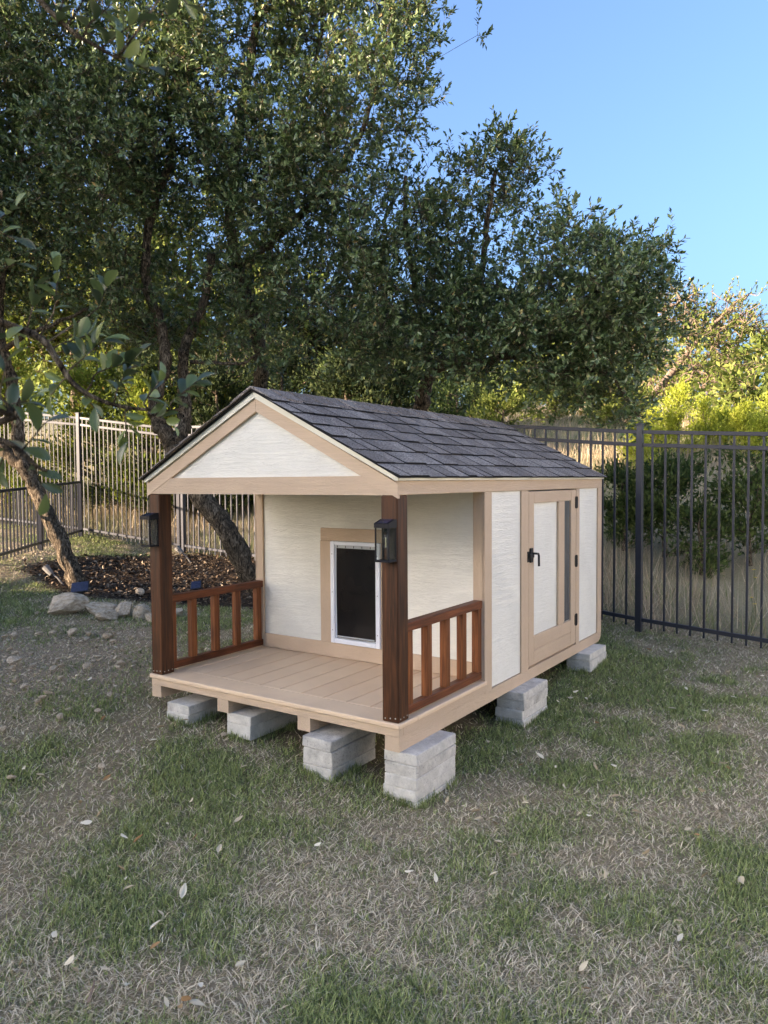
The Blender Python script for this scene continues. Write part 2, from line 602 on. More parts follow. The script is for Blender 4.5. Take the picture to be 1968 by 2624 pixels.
dark_leaf = leaf_mat('dark_evergreen_foliage', [(0, srgb(48, 62, 34)), (.5, srgb(78, 96, 52)), (1, srgb(116, 130, 76))], .25, (.1, .16, .03, 1), .7, .15)
far_leaf = leaf_mat('far_tree_foliage', [(0, srgb(78, 94, 44)), (.5, srgb(114, 128, 64)), (.93, srgb(144, 152, 84)), (1, srgb(160, 142, 96))], .3, (.2, .24, .05, 1), .8, .1)

blade_m = Mat('grass_blade', .6, .25)
_at = blade_m.n('ShaderNodeVertexColor', layer_name='Col')
blade_m.base(_at.outputs[0])
_tr = blade_m.n('ShaderNodeBsdfTranslucent'); blade_m.l(_at.outputs[0], _tr.inputs[0])
_ms = blade_m.n('ShaderNodeMixShader'); _ms.inputs[0].default_value = .25
blade_m.l(blade_m.b.outputs[0], _ms.inputs[1]); blade_m.l(_tr.outputs[0], _ms.inputs[2])
blade_m.l(_ms.outputs[0], blade_m.t.nodes['Material Output'].inputs[0])
blade_m = blade_m.m
ground_m = Mat('earth_and_thatch', .95, .1)
_at = ground_m.n('ShaderNodeVertexColor', layer_name='Col')
_gc = ground_m.coords((1, 1, 1))
_n1 = ground_m.noise(_gc, 55, 6, .75); _n2 = ground_m.noise(_gc, 6, 4, .6)
_cc = ground_m.mix(ground_m.ramp(_n1, [(.32, g3(.75)), (.5, g3(0))]), _at.outputs[0], (.08, .062, .04, 1))
_cc = ground_m.mix(ground_m.ramp(_n1, [(.58, g3(0)), (.75, g3(.5))]), _cc, (.55, .46, .33, 1))
ground_m.base(_cc); ground_m.bump(_n1, .6, .03)
ground_m = ground_m.m
stone_m = Mat('pale_limestone', .95, .1)
_v = stone_m.coords((1, 1, 1), 9)
_n1 = stone_m.noise(_v, 9, 6, .7); _n2 = stone_m.noise(_v, 60, 4, .7)
_cc = stone_m.ramp(_n1, [(.3, srgb(140, 118, 96)), (.5, srgb(196, 178, 154)), (.7, srgb(222, 208, 186))])
stone_m.base(stone_m.mix(stone_m.ramp(_n2, [(.3, g3(.5)), (.5, g3(0))]), _cc, srgb(90, 78, 66)))
stone_m.bump(_n1, .6, .03)
stone_m = stone_m.m
chip_m = leaf_mat('bark_mulch_chip', [(0, srgb(44, 34, 27)), (.5, srgb(88, 72, 58)), (.85, srgb(132, 112, 92)), (1, srgb(176, 160, 138))], 0.0, (.1, .1, .1, 1), .9, .1)
litter_m = leaf_mat('dry_fallen_leaf', [(0, srgb(168, 150, 124)), (.5, srgb(192, 180, 160)), (1, srgb(206, 200, 188))], .1, (.3, .25, .15, 1), .6, .2)


def litter_obj_mat():
    M = Mat('dry_fallen_leaf_skin', .6, .25)
    oi = M.n('ShaderNodeObjectInfo')
    M.base(M.ramp(oi.outputs['Random'], [(0, srgb(150, 108, 66)), (.12, srgb(150, 128, 96)), (.4, srgb(188, 170, 140)), (1, srgb(226, 214, 190))]))
    return M.m


litter_m = litter_obj_mat()

# ================================================================== GROUND
def axis_pts(dense_lo, dense_hi, step, far):
    a = list(np.arange(dense_lo, dense_hi + 1e-6, step))
    s = step; x = dense_hi
    while x < far:
        s *= 1.22; x += s; a.append(x)
    s = step; x = dense_lo; b = []
    while x > -far:
        s *= 1.22; x -= s; b.append(x)
    return np.array(b[::-1] + a)


MULCH_C, MULCH_R = (-1.75, 9.0), (2.3, 1.75)


def mulch_mask(x, y):
    e = np.sqrt(((x - MULCH_C[0]) / MULCH_R[0]) ** 2 + ((y - MULCH_C[1]) / MULCH_R[1]) ** 2)
    return np.clip((1.08 + .25 * (fbm(x * 1.3, y * 1.3, 21) - .5) - e) * 8, 0, 1)


def gravel_mask(x, y):
    e = np.sqrt(((x + 2.35) / 1.25) ** 2 + ((y - 5.55) / 1.15) ** 2)
    e2 = np.sqrt(((x + 4.6) / .7) ** 2 + ((y - 9.3) / 1.6) ** 2)
    e = np.minimum(e, e2)
    return np.clip((1.0 - e + .9 * (fbm(x * 1.6, y * 1.6, 31) - .5)) * 2.5, 0, 1)


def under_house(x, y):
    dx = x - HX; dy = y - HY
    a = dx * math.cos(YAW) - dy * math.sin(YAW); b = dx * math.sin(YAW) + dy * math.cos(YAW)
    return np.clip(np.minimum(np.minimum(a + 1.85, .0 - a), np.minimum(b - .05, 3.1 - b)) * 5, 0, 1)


def patch(x, y):
    """0 = straw, 1 = green"""
    p = fbm(x * 1.1, y * 1.1, 41, 4) * .62 + fbm(x * 4.5, y * 4.5, 47, 2) * .38
    return np.clip((p - .38) * 4.5, 0, 1) * (1 - .85 * worn(x, y))


WORN = [onground(u, v)[:2] for (u, v) in ((470, 1800), (330, 1890), (200, 2010), (60, 2150), (-60, 2330))]
WORN2 = [onground(u, v)[:2] for (u, v) in ((1050, 2080), (1300, 2000), (1500, 2100), (1700, 2230))]
WORN3 = [onground(u, v)[:2] for (u, v) in ((420, 2480), (620, 2560), (760, 2500))]


def _seg(x, y, pts):
    d = np.full(np.shape(x), 9.0)
    for a, b in zip(pts[:-1], pts[1:]):
        ab = b - a
        t = np.clip(((x - a[0]) * ab[0] + (y - a[1]) * ab[1]) / ab.dot(ab), 0, 1)
        d = np.minimum(d, np.hypot(x - a[0] - ab[0] * t, y - a[1] - ab[1] * t))
    return d


def worn(x, y):
    """trodden tan strips in the lawn"""
    n = fbm(x * 2.6, y * 2.6, 53, 3) - .5
    m = np.clip(1.35 - (_seg(x, y, WORN) + .35 * n) / .24, 0, 1)
    m = np.maximum(m, .8 * np.clip(1.2 - (_seg(x, y, WORN2) + .5 * n) / .26, 0, 1))
    return np.maximum(m, .75 * np.clip(1.2 - (_seg(x, y, WORN3) + .3 * n) / .14, 0, 1))


FENCE_N = np.array([.612, .791])          # normal of the long fence line


def beyond(x, y):
    """distance past the fence line (positive = outside the yard)"""
    a = (x - 2.3) * FENCE_N[0] + (y - 6.8) * FENCE_N[1]
    b = y - (11.05 + (x + 2.87) * -.3)
    return np.where(x < -2.87, b, a)


gx = axis_pts(-6.5, 6.5, .09, 420); gy = axis_pts(-.5, 13, .09, 420)
X, Y = np.meshgrid(gx, gy)
Zg = zg(X, Y)
fx, fy = X.ravel(), Y.ravel()
_pt = patch(fx, fy)[:, None]; _mu = mulch_mask(fx, fy)[:, None]; _gr = gravel_mask(fx, fy)[:, None]
_by = np.clip(beyond(fx, fy) / 1.5, 0, 1)[:, None]
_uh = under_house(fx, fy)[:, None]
gc = np.array([.31, .24, .155]) * (1 - _pt) + np.array([.17, .16, .08]) * _pt
gc = gc * (1 - _gr) + np.array([.37, .275, .185]) * _gr
gc = gc * (1 - _mu) + np.array([.055, .038, .028]) * _mu
_hill = fbm(fx * .5, fy * .5, 61, 4)[:, None]
gc = gc * (1 - _by) + (np.array([.40, .32, .21]) * _hill + np.array([.20, .205, .10]) * (1 - _hill)) * _by
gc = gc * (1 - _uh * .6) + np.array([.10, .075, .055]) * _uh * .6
nx, ny = len(gx), len(gy)
ii = np.arange(nx * ny).reshape(ny, nx)
GF = np.stack([ii[:-1, :-1], ii[:-1, 1:], ii[1:, 1:], ii[1:, :-1]], -1).reshape(-1, 4)
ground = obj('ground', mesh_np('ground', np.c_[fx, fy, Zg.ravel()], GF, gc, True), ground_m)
tag(ground, 'sloping lawn and hillside of thatch, earth and mulch', None, None, 'structure')

# ================================================================== DOG HOUSE
W, L, P = 1.83, 3.093, 0.957
house = thing('dog_house', 'cream and tan dog house with shingled gable roof and railed front porch', 'dog house', (HX, HY, HZ), -YAW)
ZS0, ZS1, ZR = -.142, -.068, -.0255

# skids
for (x0, x1) in ((-1.83, -1.747), (-1.256, -1.168), (-.65, -.563), (-.087, -.003)):
    m = MB()
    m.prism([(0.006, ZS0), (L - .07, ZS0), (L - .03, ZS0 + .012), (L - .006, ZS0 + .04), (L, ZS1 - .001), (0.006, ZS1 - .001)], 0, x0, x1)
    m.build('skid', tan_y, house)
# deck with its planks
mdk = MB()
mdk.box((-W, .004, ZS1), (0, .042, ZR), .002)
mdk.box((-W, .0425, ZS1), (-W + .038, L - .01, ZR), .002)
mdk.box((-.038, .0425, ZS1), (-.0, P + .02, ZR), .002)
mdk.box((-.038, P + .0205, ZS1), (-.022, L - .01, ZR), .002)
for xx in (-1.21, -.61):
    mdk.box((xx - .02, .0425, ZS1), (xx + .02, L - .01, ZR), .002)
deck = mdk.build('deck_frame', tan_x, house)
box('plank', (-W - .008, -.008, ZR + .0006), (.008, .165, 0), deck_m, deck, .004)
box('plank', (-W - .008, .1675, ZR + .0006), (-1.702, P - .004, 0), deck_m, deck, .004)
box('plank', (-.128, .1675, ZR + .0006), (.008, P - .004, 0), deck_m, deck, .004)
npk = 10; pw = (1.702 - .128) / npk
for i in range(npk):
    x0 = -1.702 + i * pw
    dz = random.uniform(-.0012, .0)
    box('plank', (x0 + .0034, .1675, ZR + .0006), (x0 + pw - .0034, P - .004, dz), deck_m, deck, .003)
# floor of the room behind
box('floor_panel', (-W + .04, P + .02, ZR), (-.04, L - .03, -.004), tan_x, house, .002)

# walls: outer siding sheets
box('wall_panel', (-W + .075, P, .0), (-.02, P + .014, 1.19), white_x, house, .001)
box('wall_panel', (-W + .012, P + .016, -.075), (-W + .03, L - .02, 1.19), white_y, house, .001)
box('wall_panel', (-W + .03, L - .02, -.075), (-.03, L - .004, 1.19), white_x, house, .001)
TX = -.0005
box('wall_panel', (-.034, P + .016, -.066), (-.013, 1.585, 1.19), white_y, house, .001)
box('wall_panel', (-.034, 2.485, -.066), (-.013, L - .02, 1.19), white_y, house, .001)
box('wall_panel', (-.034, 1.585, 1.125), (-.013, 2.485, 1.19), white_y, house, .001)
# right side trim
TI = -.0128
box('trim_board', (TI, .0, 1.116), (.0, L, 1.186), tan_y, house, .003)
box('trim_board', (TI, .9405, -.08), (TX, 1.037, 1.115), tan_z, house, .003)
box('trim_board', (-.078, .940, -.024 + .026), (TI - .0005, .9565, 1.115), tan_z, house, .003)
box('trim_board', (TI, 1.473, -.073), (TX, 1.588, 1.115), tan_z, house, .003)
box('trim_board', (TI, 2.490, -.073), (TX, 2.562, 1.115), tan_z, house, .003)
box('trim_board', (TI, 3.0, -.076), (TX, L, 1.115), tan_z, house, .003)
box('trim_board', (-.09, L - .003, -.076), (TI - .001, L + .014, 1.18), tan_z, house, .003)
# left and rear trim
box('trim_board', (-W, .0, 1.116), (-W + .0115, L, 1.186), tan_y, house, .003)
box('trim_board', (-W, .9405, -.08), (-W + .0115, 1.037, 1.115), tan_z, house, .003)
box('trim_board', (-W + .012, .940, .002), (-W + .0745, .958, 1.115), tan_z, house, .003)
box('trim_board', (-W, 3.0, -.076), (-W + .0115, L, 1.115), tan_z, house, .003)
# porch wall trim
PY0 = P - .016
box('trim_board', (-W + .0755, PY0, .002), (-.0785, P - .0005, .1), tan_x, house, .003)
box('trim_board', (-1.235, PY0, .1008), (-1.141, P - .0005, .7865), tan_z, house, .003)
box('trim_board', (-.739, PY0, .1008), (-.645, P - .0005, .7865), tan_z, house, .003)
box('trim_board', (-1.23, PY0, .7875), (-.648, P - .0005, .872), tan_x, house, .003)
# porch roof beams inside
box('beam', (-W + .012, .02, 1.12), (-W + .06, P, 1.186), tan_y, house, .002)
box('beam', (-.06, .02, 1.12), (TI - .001, P - .02, 1.186), tan_y, house, .002)

# gable
SL = .51


def zline(x, z0): return z0 - SL * abs(x + W / 2)


m = MB(); m.prism([(-W / 2, 1.64), (.002, zline(.002, 1.64)), (.002, zline(.002, 1.568)), (-W / 2, 1.568)], 1, -.002, .017); rb1 = m.build('rake_board', None, house)
m = MB(); m.prism([(-W / 2 - .0012, 1.6395), (-W / 2 - .0012, 1.5675), (-W - .002, zline(.002, 1.568)), (-W - .002, zline(.002, 1.64))], 1, -.002, .017); rb2 = m.build('rake_board', None, house)


def rake_mat(name, ang):
    M = Mat(name, .55, .25)
    v = M.coords((2.2, 34, 34), 3, (0, ang, 0))
    n1 = M.noise(v, 1.0, 3, .55, 1.6)
    M.base(M.ramp(n1, [(.3, tuple(x * .93 for x in TAN[:3])), (.42, TAN), (.5, tuple(x * .93 for x in TAN[:3])), (.58, TAN)]))
    M.bump(M.ramp(n1, [(.30, g3(.2)), (.42, g3(1)), (.50, g3(.35)), (.58, g3(1)), (.72, g3(.3))]), .5, .0022)
    return M.m


rb1.data.materials.append(rake_mat('tan_trim_paint_rake_right', -math.atan(SL)))
rb2.data.materials.append(rake_mat('tan_trim_paint_rake_left', math.atan(SL)))
xb = W / 2 - (1.568 - 1.116) / SL; xt = W / 2 - (1.568 - 1.2105) / SL
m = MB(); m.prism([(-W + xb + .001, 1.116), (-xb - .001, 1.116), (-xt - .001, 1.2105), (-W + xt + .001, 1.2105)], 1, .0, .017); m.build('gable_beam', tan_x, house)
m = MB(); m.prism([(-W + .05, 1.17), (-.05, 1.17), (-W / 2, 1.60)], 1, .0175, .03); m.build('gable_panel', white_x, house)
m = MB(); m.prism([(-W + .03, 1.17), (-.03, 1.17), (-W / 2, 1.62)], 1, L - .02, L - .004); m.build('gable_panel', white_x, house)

# roof: cream edged sheathing, underlayment, shingles
m = MB()
ya, yb = -.014, L + .014
ox = .012
top = 1.677
m.prism([(-W / 2, top), (ox, zline(ox, top)), (ox, 1.187), (-.004, 1.187), (-W / 2, top - .036)], 1, ya, yb)
m.prism([(-W / 2 - .0008, top), (-W / 2 - .0008, top - .036), (-W + .004, 1.187), (-W - ox, 1.187), (-W - ox, zline(ox, top))], 1, ya, yb)
roof = m.build('roof', cream, house)
m = MB()
oe = .022
t0_ = top + .001
m.prism([(-W / 2, t0_), (oe, zline(oe, t0_)), (oe, zline(oe, t0_) + .005), (-W / 2, t0_ + .0055)], 1, ya - .014, yb + .012)
m.prism([(-W / 2 - .0008, t0_), (-W / 2 - .0008, t0_ + .0055), (-W - oe, zline(oe, t0_) + .005), (-W - oe, zline(oe, t0_))], 1, ya - .014, yb + .012)
m.build('underlayment', under_m, roof)
ang = math.atan(SL)
slope_len = (W / 2 + oe) / math.cos(ang)
# unit shingle: x down the slope (0 = lower edge, towards -x up), y along the eave
shv = [(0, 0, 0), (0, 1, 0), (-1, 1, 0), (-1, 0, 0), (0, .006, 1), (0, .985, 1), (-1, .985, .15), (-1, .006, .15)]
shf = [(3, 2, 1, 0), (4, 5, 6, 7), (0, 1, 5, 4), (1, 2, 6, 5), (2, 3, 7, 6), (3, 0, 4, 7)]
sh_mesh = mesh_py('shingle', shv, shf); sh_mesh.materials.append(shingle_m); sh_mesh.materials.append(under_m)
for _i in (2, 3, 5): sh_mesh.polygons[_i].material_index = 1
EXPO = .148
rows = 7
for side in (1, -1):
    mjoin = MB()
    for r_ in range(rows):
        s0 = -.012 + r_ * EXPO
        y = ya - .022 - random.uniform(0, .02)
        yend = yb + .018
        y += 0
        first = True
        while y < yend - .02:
            w_ = random.choice((.10, .125, .145, .17, .19, .22)) * random.uniform(.93, 1.07)
            if first: w_ *= random.uniform(.5, 1)
            first = False
            y2 = min(y + w_, yend + random.uniform(-.004, .004))
            if yend - y2 < .05: y2 = yend
            th = random.choice((.007, .009, .0125))
            j = random.uniform(-.004, .004)
            xs = oe - (s0 + j) * math.cos(ang)
            zs = zline(xs, t0_ + .006) + .0005
            ln = min(EXPO + .035, slope_len - s0 - .002)
            if side == 1:
                obj('shingle', sh_mesh, None, roof, (xs, y, zs + .001 * r_), (0, ang, 0), (ln, (y2 - y) - .005, th))
            else:
                ca, sa = math.cos(ang), math.sin(ang)
                vv = []
                for (a, b, c_) in shv:
                    px, py, pz = a * ln, b * (y2 - y), c_ * th
                    qx = px * ca + pz * sa; qz = -px * sa + pz * ca
                    vv.append((-W - (xs + qx), y + py, zs + .001 * r_ + qz))
                mjoin.add(vv, [f[::-1] for f in shf])
            y = y2
    if side == -1:
        o = mjoin.build('shingle_slope', shingle_m, roof); o['kind'] = 'stuff'
# ridge caps
capw = .135
rc = []
for t in (-1, -.5, -.12, 0, .12, .5, 1):
    x = t * capw
    rc.append((x, -SL * max(0, abs(x) - .006)))
V = []; n_ = len(rc)
for (x, z) in rc: V.append((x, 0, z + .011))
for (x, z) in rc: V.append((x, .19, z + .004))
for (x, z) in rc: V.append((x, 0, z))
for (x, z) in rc: V.append((x, .19, z))
F = []
for i in range(n_ - 1):
    F += [(i, i + 1, n_ + i + 1, n_ + i), (2 * n_ + i + 1, 2 * n_ + i, 3 * n_ + i, 3 * n_ + i + 1), (i + 1, i, 2 * n_ + i, 2 * n_ + i + 1)]
F += [(0, n_, 3 * n_, 2 * n_), (n_ - 1, 3 * n_ - 1, 4 * n_ - 1, 2 * n_ - 1)]
cap_mesh = mesh_py('ridge_cap', V, F); cap_mesh.materials.append(shingle_m)
y = ya - .026
while y < yb - .1:
    ln = min(1.0, (yb + .02 - y) / .19)
    obj('ridge_cap', cap_mesh, None, roof, (-W / 2 + random.uniform(-.004, .004), y, top + .0155), (0, 0, random.uniform(-.012, .012)), (1, ln, 1))
    y += .148

# posts
for (x0, x1) in ((-.1, -.004), (-W + .004, -W + .1)):
    po = box('post', (x0, .004, .0006), (x1, .1, 1.1155), post_m, house, .005)
    for k in range(3):
        sm = MB(); sm.lathe([(.004, -.001), (.004, .0012), (.002, .002)], 8)
        cx_ = (x0 + x1) / 2
        sm.build('screw', screw_m, po, loc=((k - 1) * .03, -.048, -.557 + .016 + .003 * k), rot=(math.pi / 2, 0, 0))
    for k in range(3):
        sm = MB(); sm.lathe([(.004, -.001), (.004, .0012), (.002, .002)], 8)
        sm.build('screw', screw_m, po, loc=(.048, (k - 1) * .03, -.557 + .018 + .002 * k), rot=(0, math.pi / 2, 0))
# railings
for (x0, x1, ys) in ((-.066, -.02, (.125, .317, .514, .707, .894)), (-W + .025, -W + .071, (.104, .275, .474, .672, .880))):
    m = MB()
    m.box((x0 - .004, .1006, .432), (x1 + .004, .9395, .478), .003)
    rl = m.build('railing', rail_y, house)
    box('bottom_rail', (x0, .1006, .012), (x1, .9395, .056), rail_y, rl, .003)
    for yy in ys:
        box('baluster', (x0 + .002, yy, .0565), (x1 - .002, yy + .045, .4315), rail_z, rl, .002)

# side door
dx0, dx1 = -.02, -.002
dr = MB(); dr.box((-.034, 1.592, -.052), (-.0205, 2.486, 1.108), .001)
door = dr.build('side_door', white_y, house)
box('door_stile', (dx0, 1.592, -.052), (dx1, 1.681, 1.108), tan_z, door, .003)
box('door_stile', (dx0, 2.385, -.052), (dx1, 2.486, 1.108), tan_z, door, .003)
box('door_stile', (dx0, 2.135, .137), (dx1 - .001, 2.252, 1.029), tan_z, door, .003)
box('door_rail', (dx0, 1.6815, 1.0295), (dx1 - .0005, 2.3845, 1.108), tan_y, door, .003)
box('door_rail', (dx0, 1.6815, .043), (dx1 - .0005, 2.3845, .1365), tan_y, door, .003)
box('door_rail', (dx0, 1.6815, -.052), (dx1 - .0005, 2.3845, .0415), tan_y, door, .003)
box('window_pane', (-.019, 2.254, .139), (-.0145, 2.383, 1.0275), pane_m, door, .001)
for zc in (1.013, .57, .124):
    m = MB()
    m.prism([(2.462, -.032), (2.472, -.045), (2.506, -.045), (2.516, -.032), (2.516, .032), (2.506, .045), (2.472, .045), (2.462, .032)], 0, -.0015, .0035)
    m.tube([(.004, 2.488, -.045), (.004, 2.488, .045)], .006, 8)
    m.build('hinge', hinge_m, door, loc=(0, 0, zc))
m = MB()
m.box((-.0015, 1.562, .645), (.004, 1.594, .715), .001)
m.box((-.0015, 1.600, .640), (.010, 1.640, .735), .002)
m.box((.0105, 1.57, .672), (.020, 1.635, .700), .002)
m.tube([(.010, 1.622, .700), (.026, 1.622, .700), (.034, 1.632, .699), (.038, 1.656, .696), (.038, 1.666, .682), (.038, 1.668, .612)], .0075, 8)
m.build('latch', hinge_m, door)

# pet door
m = MB()
fy0, fy1 = P - .028, P - .0005
m.box((-1.14, fy0, .103), (-1.106, fy1, .785), .003)
m.box((-.775 + .001, fy0, .103), (-.741, fy1, .785), .003)
m.box((-1.1055, fy0, .762), (-.7745, fy1, .785), .003)
m.box((-1.1055, fy0, .103), (-.7745, fy1, .136), .003)
m.box((-1.1055, fy0 + .014, .136), (-1.098, fy1, .762), .001)
m.box((-.782, fy0 + .014, .136), (-.7745, fy1, .762), .001)
petd = m.build('pet_door', white_plastic, house)
# gently bowed flap
nu, nv = 9, 12
V = []; F = []
for j in range(nv):
    for i in range(nu):
        a = i / (nu - 1); b = j / (nv - 1)
        V.append((-1.0975 + a * .3155, fy0 + .018 - .006 * math.sin(a * math.pi) * (1 - b) - .004 * math.sin(b * 3.1), .142 + b * .602))
for j in range(nv - 1):
    for i in range(nu - 1):
        F.append((j * nu + i, j * nu + i + 1, (j + 1) * nu + i + 1, (j + 1) * nu + i))
flap = obj('flap', mesh_py('flap', V, F, True), flap_m, petd)
box('magnet_bar', (-1.09, fy0 + .008, .146), (-.79, fy0 + .012, .155), grey_strip, petd, .001)
box('top_strip', (-1.0975, fy0 + .008, .741), (-.7825, fy0 + .016, .7615), grey_strip, petd, .001)
for k in range(5):
    x = -1.08 + k * .066
    box('rivet', (x - .0022, fy0 + .006, .744), (x + .0022, fy0 + .0085, .7585), hinge_m, petd, .0005)
for (x, zz) in ((-1.123, .70), (-1.123, .445), (-1.123, .19), (-.758, .70), (-.758, .445), (-.758, .19)):
    sm = MB(); sm.lathe([(.004, -.001), (.004, .001), (.002, .0018)], 8)
    sm.build('screw', screw_m, petd, loc=(x, fy0 - .0003, zz), rot=(math.pi / 2, 0, 0))
cu = bpy.data.curves.new('lettering', 'FONT'); cu.body = 'PetSafe®'; cu.size = .033; cu.extrude = .0004; cu.offset = .0006
to = bpy.data.objects.new('lettering_curve', cu); COL.objects.link(to)
dg = bpy.context.evaluated_depsgraph_get()
lm = bpy.data.meshes.new_from_object(to.evaluated_get(dg)); lm.name = 'lettering'
bpy.data.objects.remove(to)
lm.materials.clear()
obj('lettering', lm, letter_m, flap, (-1.005, fy0 + .0065, .428), (math.pi / 2, R(-4), 0))

# lanterns on the posts
for (xr, lab) in ((-.009, 'black solar wall lantern on the porch post beside the pet door'), (-W + .093, 'black solar wall lantern on the porch post nearer the leaning oak')):
    a, b = hw(xr - .081, -.066)
    lt = thing('wall_lantern', lab, 'lantern', (a, b, HZ + .795), -YAW, 'lanterns on the porch posts')
    w_, d_, h_ = .081, .069, .205
    t_ = .007
    zr_ = .165
    m = MB()
    for (x0, y0) in ((0, 0), (w_ - t_, 0), (0, d_ - t_), (w_ - t_, d_ - t_)):
        m.box((x0, y0, .010), (x0 + t_, y0 + t_, zr_), .001)
    m.box((-.001, -.001, 0), (w_ + .001, d_ + .001, .0095), .001)
    m.box((.030, d_ - .010, .011), (w_ - .008, d_ - .0005, zr_ - .001), .001)
    m.build('frame', black_metal, lt)
    m = MB(); m.prism([(-.002, zr_ + .0005), (d_ + .001, zr_ + .0005), (d_ + .001, h_), (d_ - .018, h_), (-.002, zr_ + .022)], 0, -.002, w_ + .002)
    hd = m.build('hood', black_metal, lt)
    m = MB(); sa = math.atan2(h_ - zr_ - .022, d_ - .016)
    m.box((.010, .006, .0), (w_ - .010, .052, .0015), .0003)
    m.build('solar_panel', solar_m, hd, loc=(0, -.001, zr_ + .0223), rot=(sa, 0, 0))
    box('glass_pane', (t_ + .0005, .002, .0105), (w_ - t_ - .0005, .0035, zr_ - .0005), glass_m, lt, .0003)
    box('glass_pane', (.002, t_ + .0005, .0105), (.0035, d_ - t_ - .0005, zr_ - .0005), glass_m, lt, .0003)
    box('glass_pane', (w_ - .0035, t_ + .0005, .0105), (w_ - .002, d_ - t_ - .0005, zr_ - .0005), glass_m, lt, .0003)
    m = MB(); m.lathe([(.011, zr_ - .02), (.011, zr_ - .0005)], 12, (w_ / 2, .036, 0)); m.build('socket', black_metal, lt)
    m = MB(); m.lathe([(.002, .058), (.011, .062), (.0135, .075), (.0125, .11), (.0105, zr_ - .0205)], 14, (w_ / 2, .036, 0)); bl = m.build('bulb', glass_m, lt, True)
    m = MB(); m.tube([(w_ / 2, .036, .07), (w_ / 2, .036, .118)], .0022, 6); m.build('filament', filament_m, bl)

# ------------------------------------------------------------------ concrete blocks under the skids
def rough_block(sx, sy, sz, seed):
    import bmesh
    V, F = cbox_vf(sx, sy, sz, .0042)
    r = random.Random(seed)
    V = [(v[0] + r.uniform(-.003, .003), v[1] + r.uniform(-.003, .003), v[2] + r.uniform(-.0005, .0005)) for v in V]
    return mesh_py('concrete_block', V, F)


ORD = ['top', 'second', 'third', 'fourth', 'bottom']


def stack(x0, y0, hs, where, sx=.19, sy=.396):
    z = ZS0 - .0005
    n = len(hs)
    for i, h in enumerate(hs):
        jx, jy = random.uniform(-.004, .004), random.uniform(-.005, .005)
        a, b = hw(x0 + sx / 2 + jx, y0 + sy / 2 + jy)
        pos = 'top' if i == 0 else ('bottom' if i == n - 1 else ('middle' if n == 3 else ORD[i] + ' from top'))
        o = obj('concrete_block', rough_block(sx, sy, h - .0012, 100 + i + int(x0 * 977)), block_m, None, (a, b, HZ + z - h / 2), (0, 0, -YAW + random.uniform(-.012, .012)))
        tag(o, '%s concrete paver of the stack under %s' % (pos, where), 'concrete block', 'blocks carrying the dog house')
        z -= h


stack(-.099, .016, (.0565, .058, .059, .058, .057), 'the lantern post by the pet door')
stack(-.565, -.055, (.055, .086, .075), 'the skid beside the tallest stack')
stack(-1.20, .028, (.055, .082), 'the third skid along the porch')
stack(-1.655, -.03, (.055, .060), 'the post nearer the leaning oak')
stack(-.099, 1.293, (.055, .060, .060, .060), 'the side wall below the latch')
stack(-.095, 2.54, (.055, .086), 'the rear corner next to the fence')
stack(-1.80, 2.6, (.058,), 'the rear corner near the mulch')

# ================================================================== FENCES
UNIT = mesh_py('unit_bar', *cbox_vf(1, 1, 1, .06)); UNIT.materials.append(fence_m)
pk_mesh = UNIT


def bar(name, p0, p1, w, h, parent):
    """bar between two points, w horizontal thickness, h vertical"""
    p0 = Vector(p0); p1 = Vector(p1); d = p1 - p0
    o = obj(name, UNIT, None, parent, (p0 + p1) / 2, (0, -math.atan2(d.z, math.hypot(d.x, d.y)), math.atan2(d.y, d.x)), (d.length, w, h))
    return o


def fence(label, pts, height, spacing, top2=.115, caps=True, group=None, post_extra=.06, postw=.055, pw_=.017, bot=.11):
    f = thing('metal_fence', label, 'fence', (pts[0][0], pts[0][1], zg1(*pts[0])), 0, group)
    ox_, oy_, oz_ = f.location
    loc = lambda x, y, z: (x - ox_, y - oy_, z - oz_)
    for i, (x, y) in enumerate(pts):
        z = zg1(x, y)
        nx_, ny_ = (pts[min(i + 1, len(pts) - 1)][0] - pts[max(i - 1, 0)][0], pts[min(i + 1, len(pts) - 1)][1] - pts[max(i - 1, 0)][1])
        a = math.atan2(ny_, nx_)
        hgt = height + post_extra
        p = obj('post', UNIT, None, f, loc(x, y, z + hgt / 2 - .03), (0, 0, a), (postw, postw, hgt + .06))
        if caps:
            m = MB(); hw_ = postw / 2 + .004
            m.add([(-hw_, -hw_, 0), (hw_, -hw_, 0), (hw_, hw_, 0), (-hw_, hw_, 0), (-hw_, -hw_, .014), (hw_, -hw_, .014), (hw_, hw_, .014), (-hw_, hw_, .014), (0, 0, .026)],
                  [(3, 2, 1, 0), (0, 1, 5, 4), (1, 2, 6, 5), (2, 3, 7, 6), (3, 0, 4, 7), (4, 5, 8), (5, 6, 8), (6, 7, 8), (7, 4, 8)])
            m.build('post_cap', fence_m, f, loc=loc(x, y, z + hgt), rot=(0, 0, a))
    for i in range(len(pts) - 1):
        (xa, ya_), (xb_, yb_) = pts[i], pts[i + 1]
        za, zb = zg1(xa, ya_), zg1(xb_, yb_)
        ln = math.hypot(xb_ - xa, yb_ - ya_)
        e = (postw / 2) / ln
        A = lambda t, h: (xa + (xb_ - xa) * t - ox_, ya_ + (yb_ - ya_) * t - oy_, za + (zb - za) * t + h - oz_)
        for h in ([height, height - top2, bot] if top2 else [height, bot]):
            bar('rail', A(e, h), A(1 - e, h), .03, .034, f)
        n = max(2, int(round(ln / spacing)))
        ang_ = math.atan2(yb_ - ya_, xb_ - xa)
        for k in range(1, n):
            t = k / n
            z0, z1 = bot - .07, height
            px_, py_, pz_ = A(t, (z0 + z1) / 2)
            obj('picket', pk_mesh, None, f, (px_, py_, pz_), (0, 0, ang_), (pw_, pw_, z1 - z0))
    return f


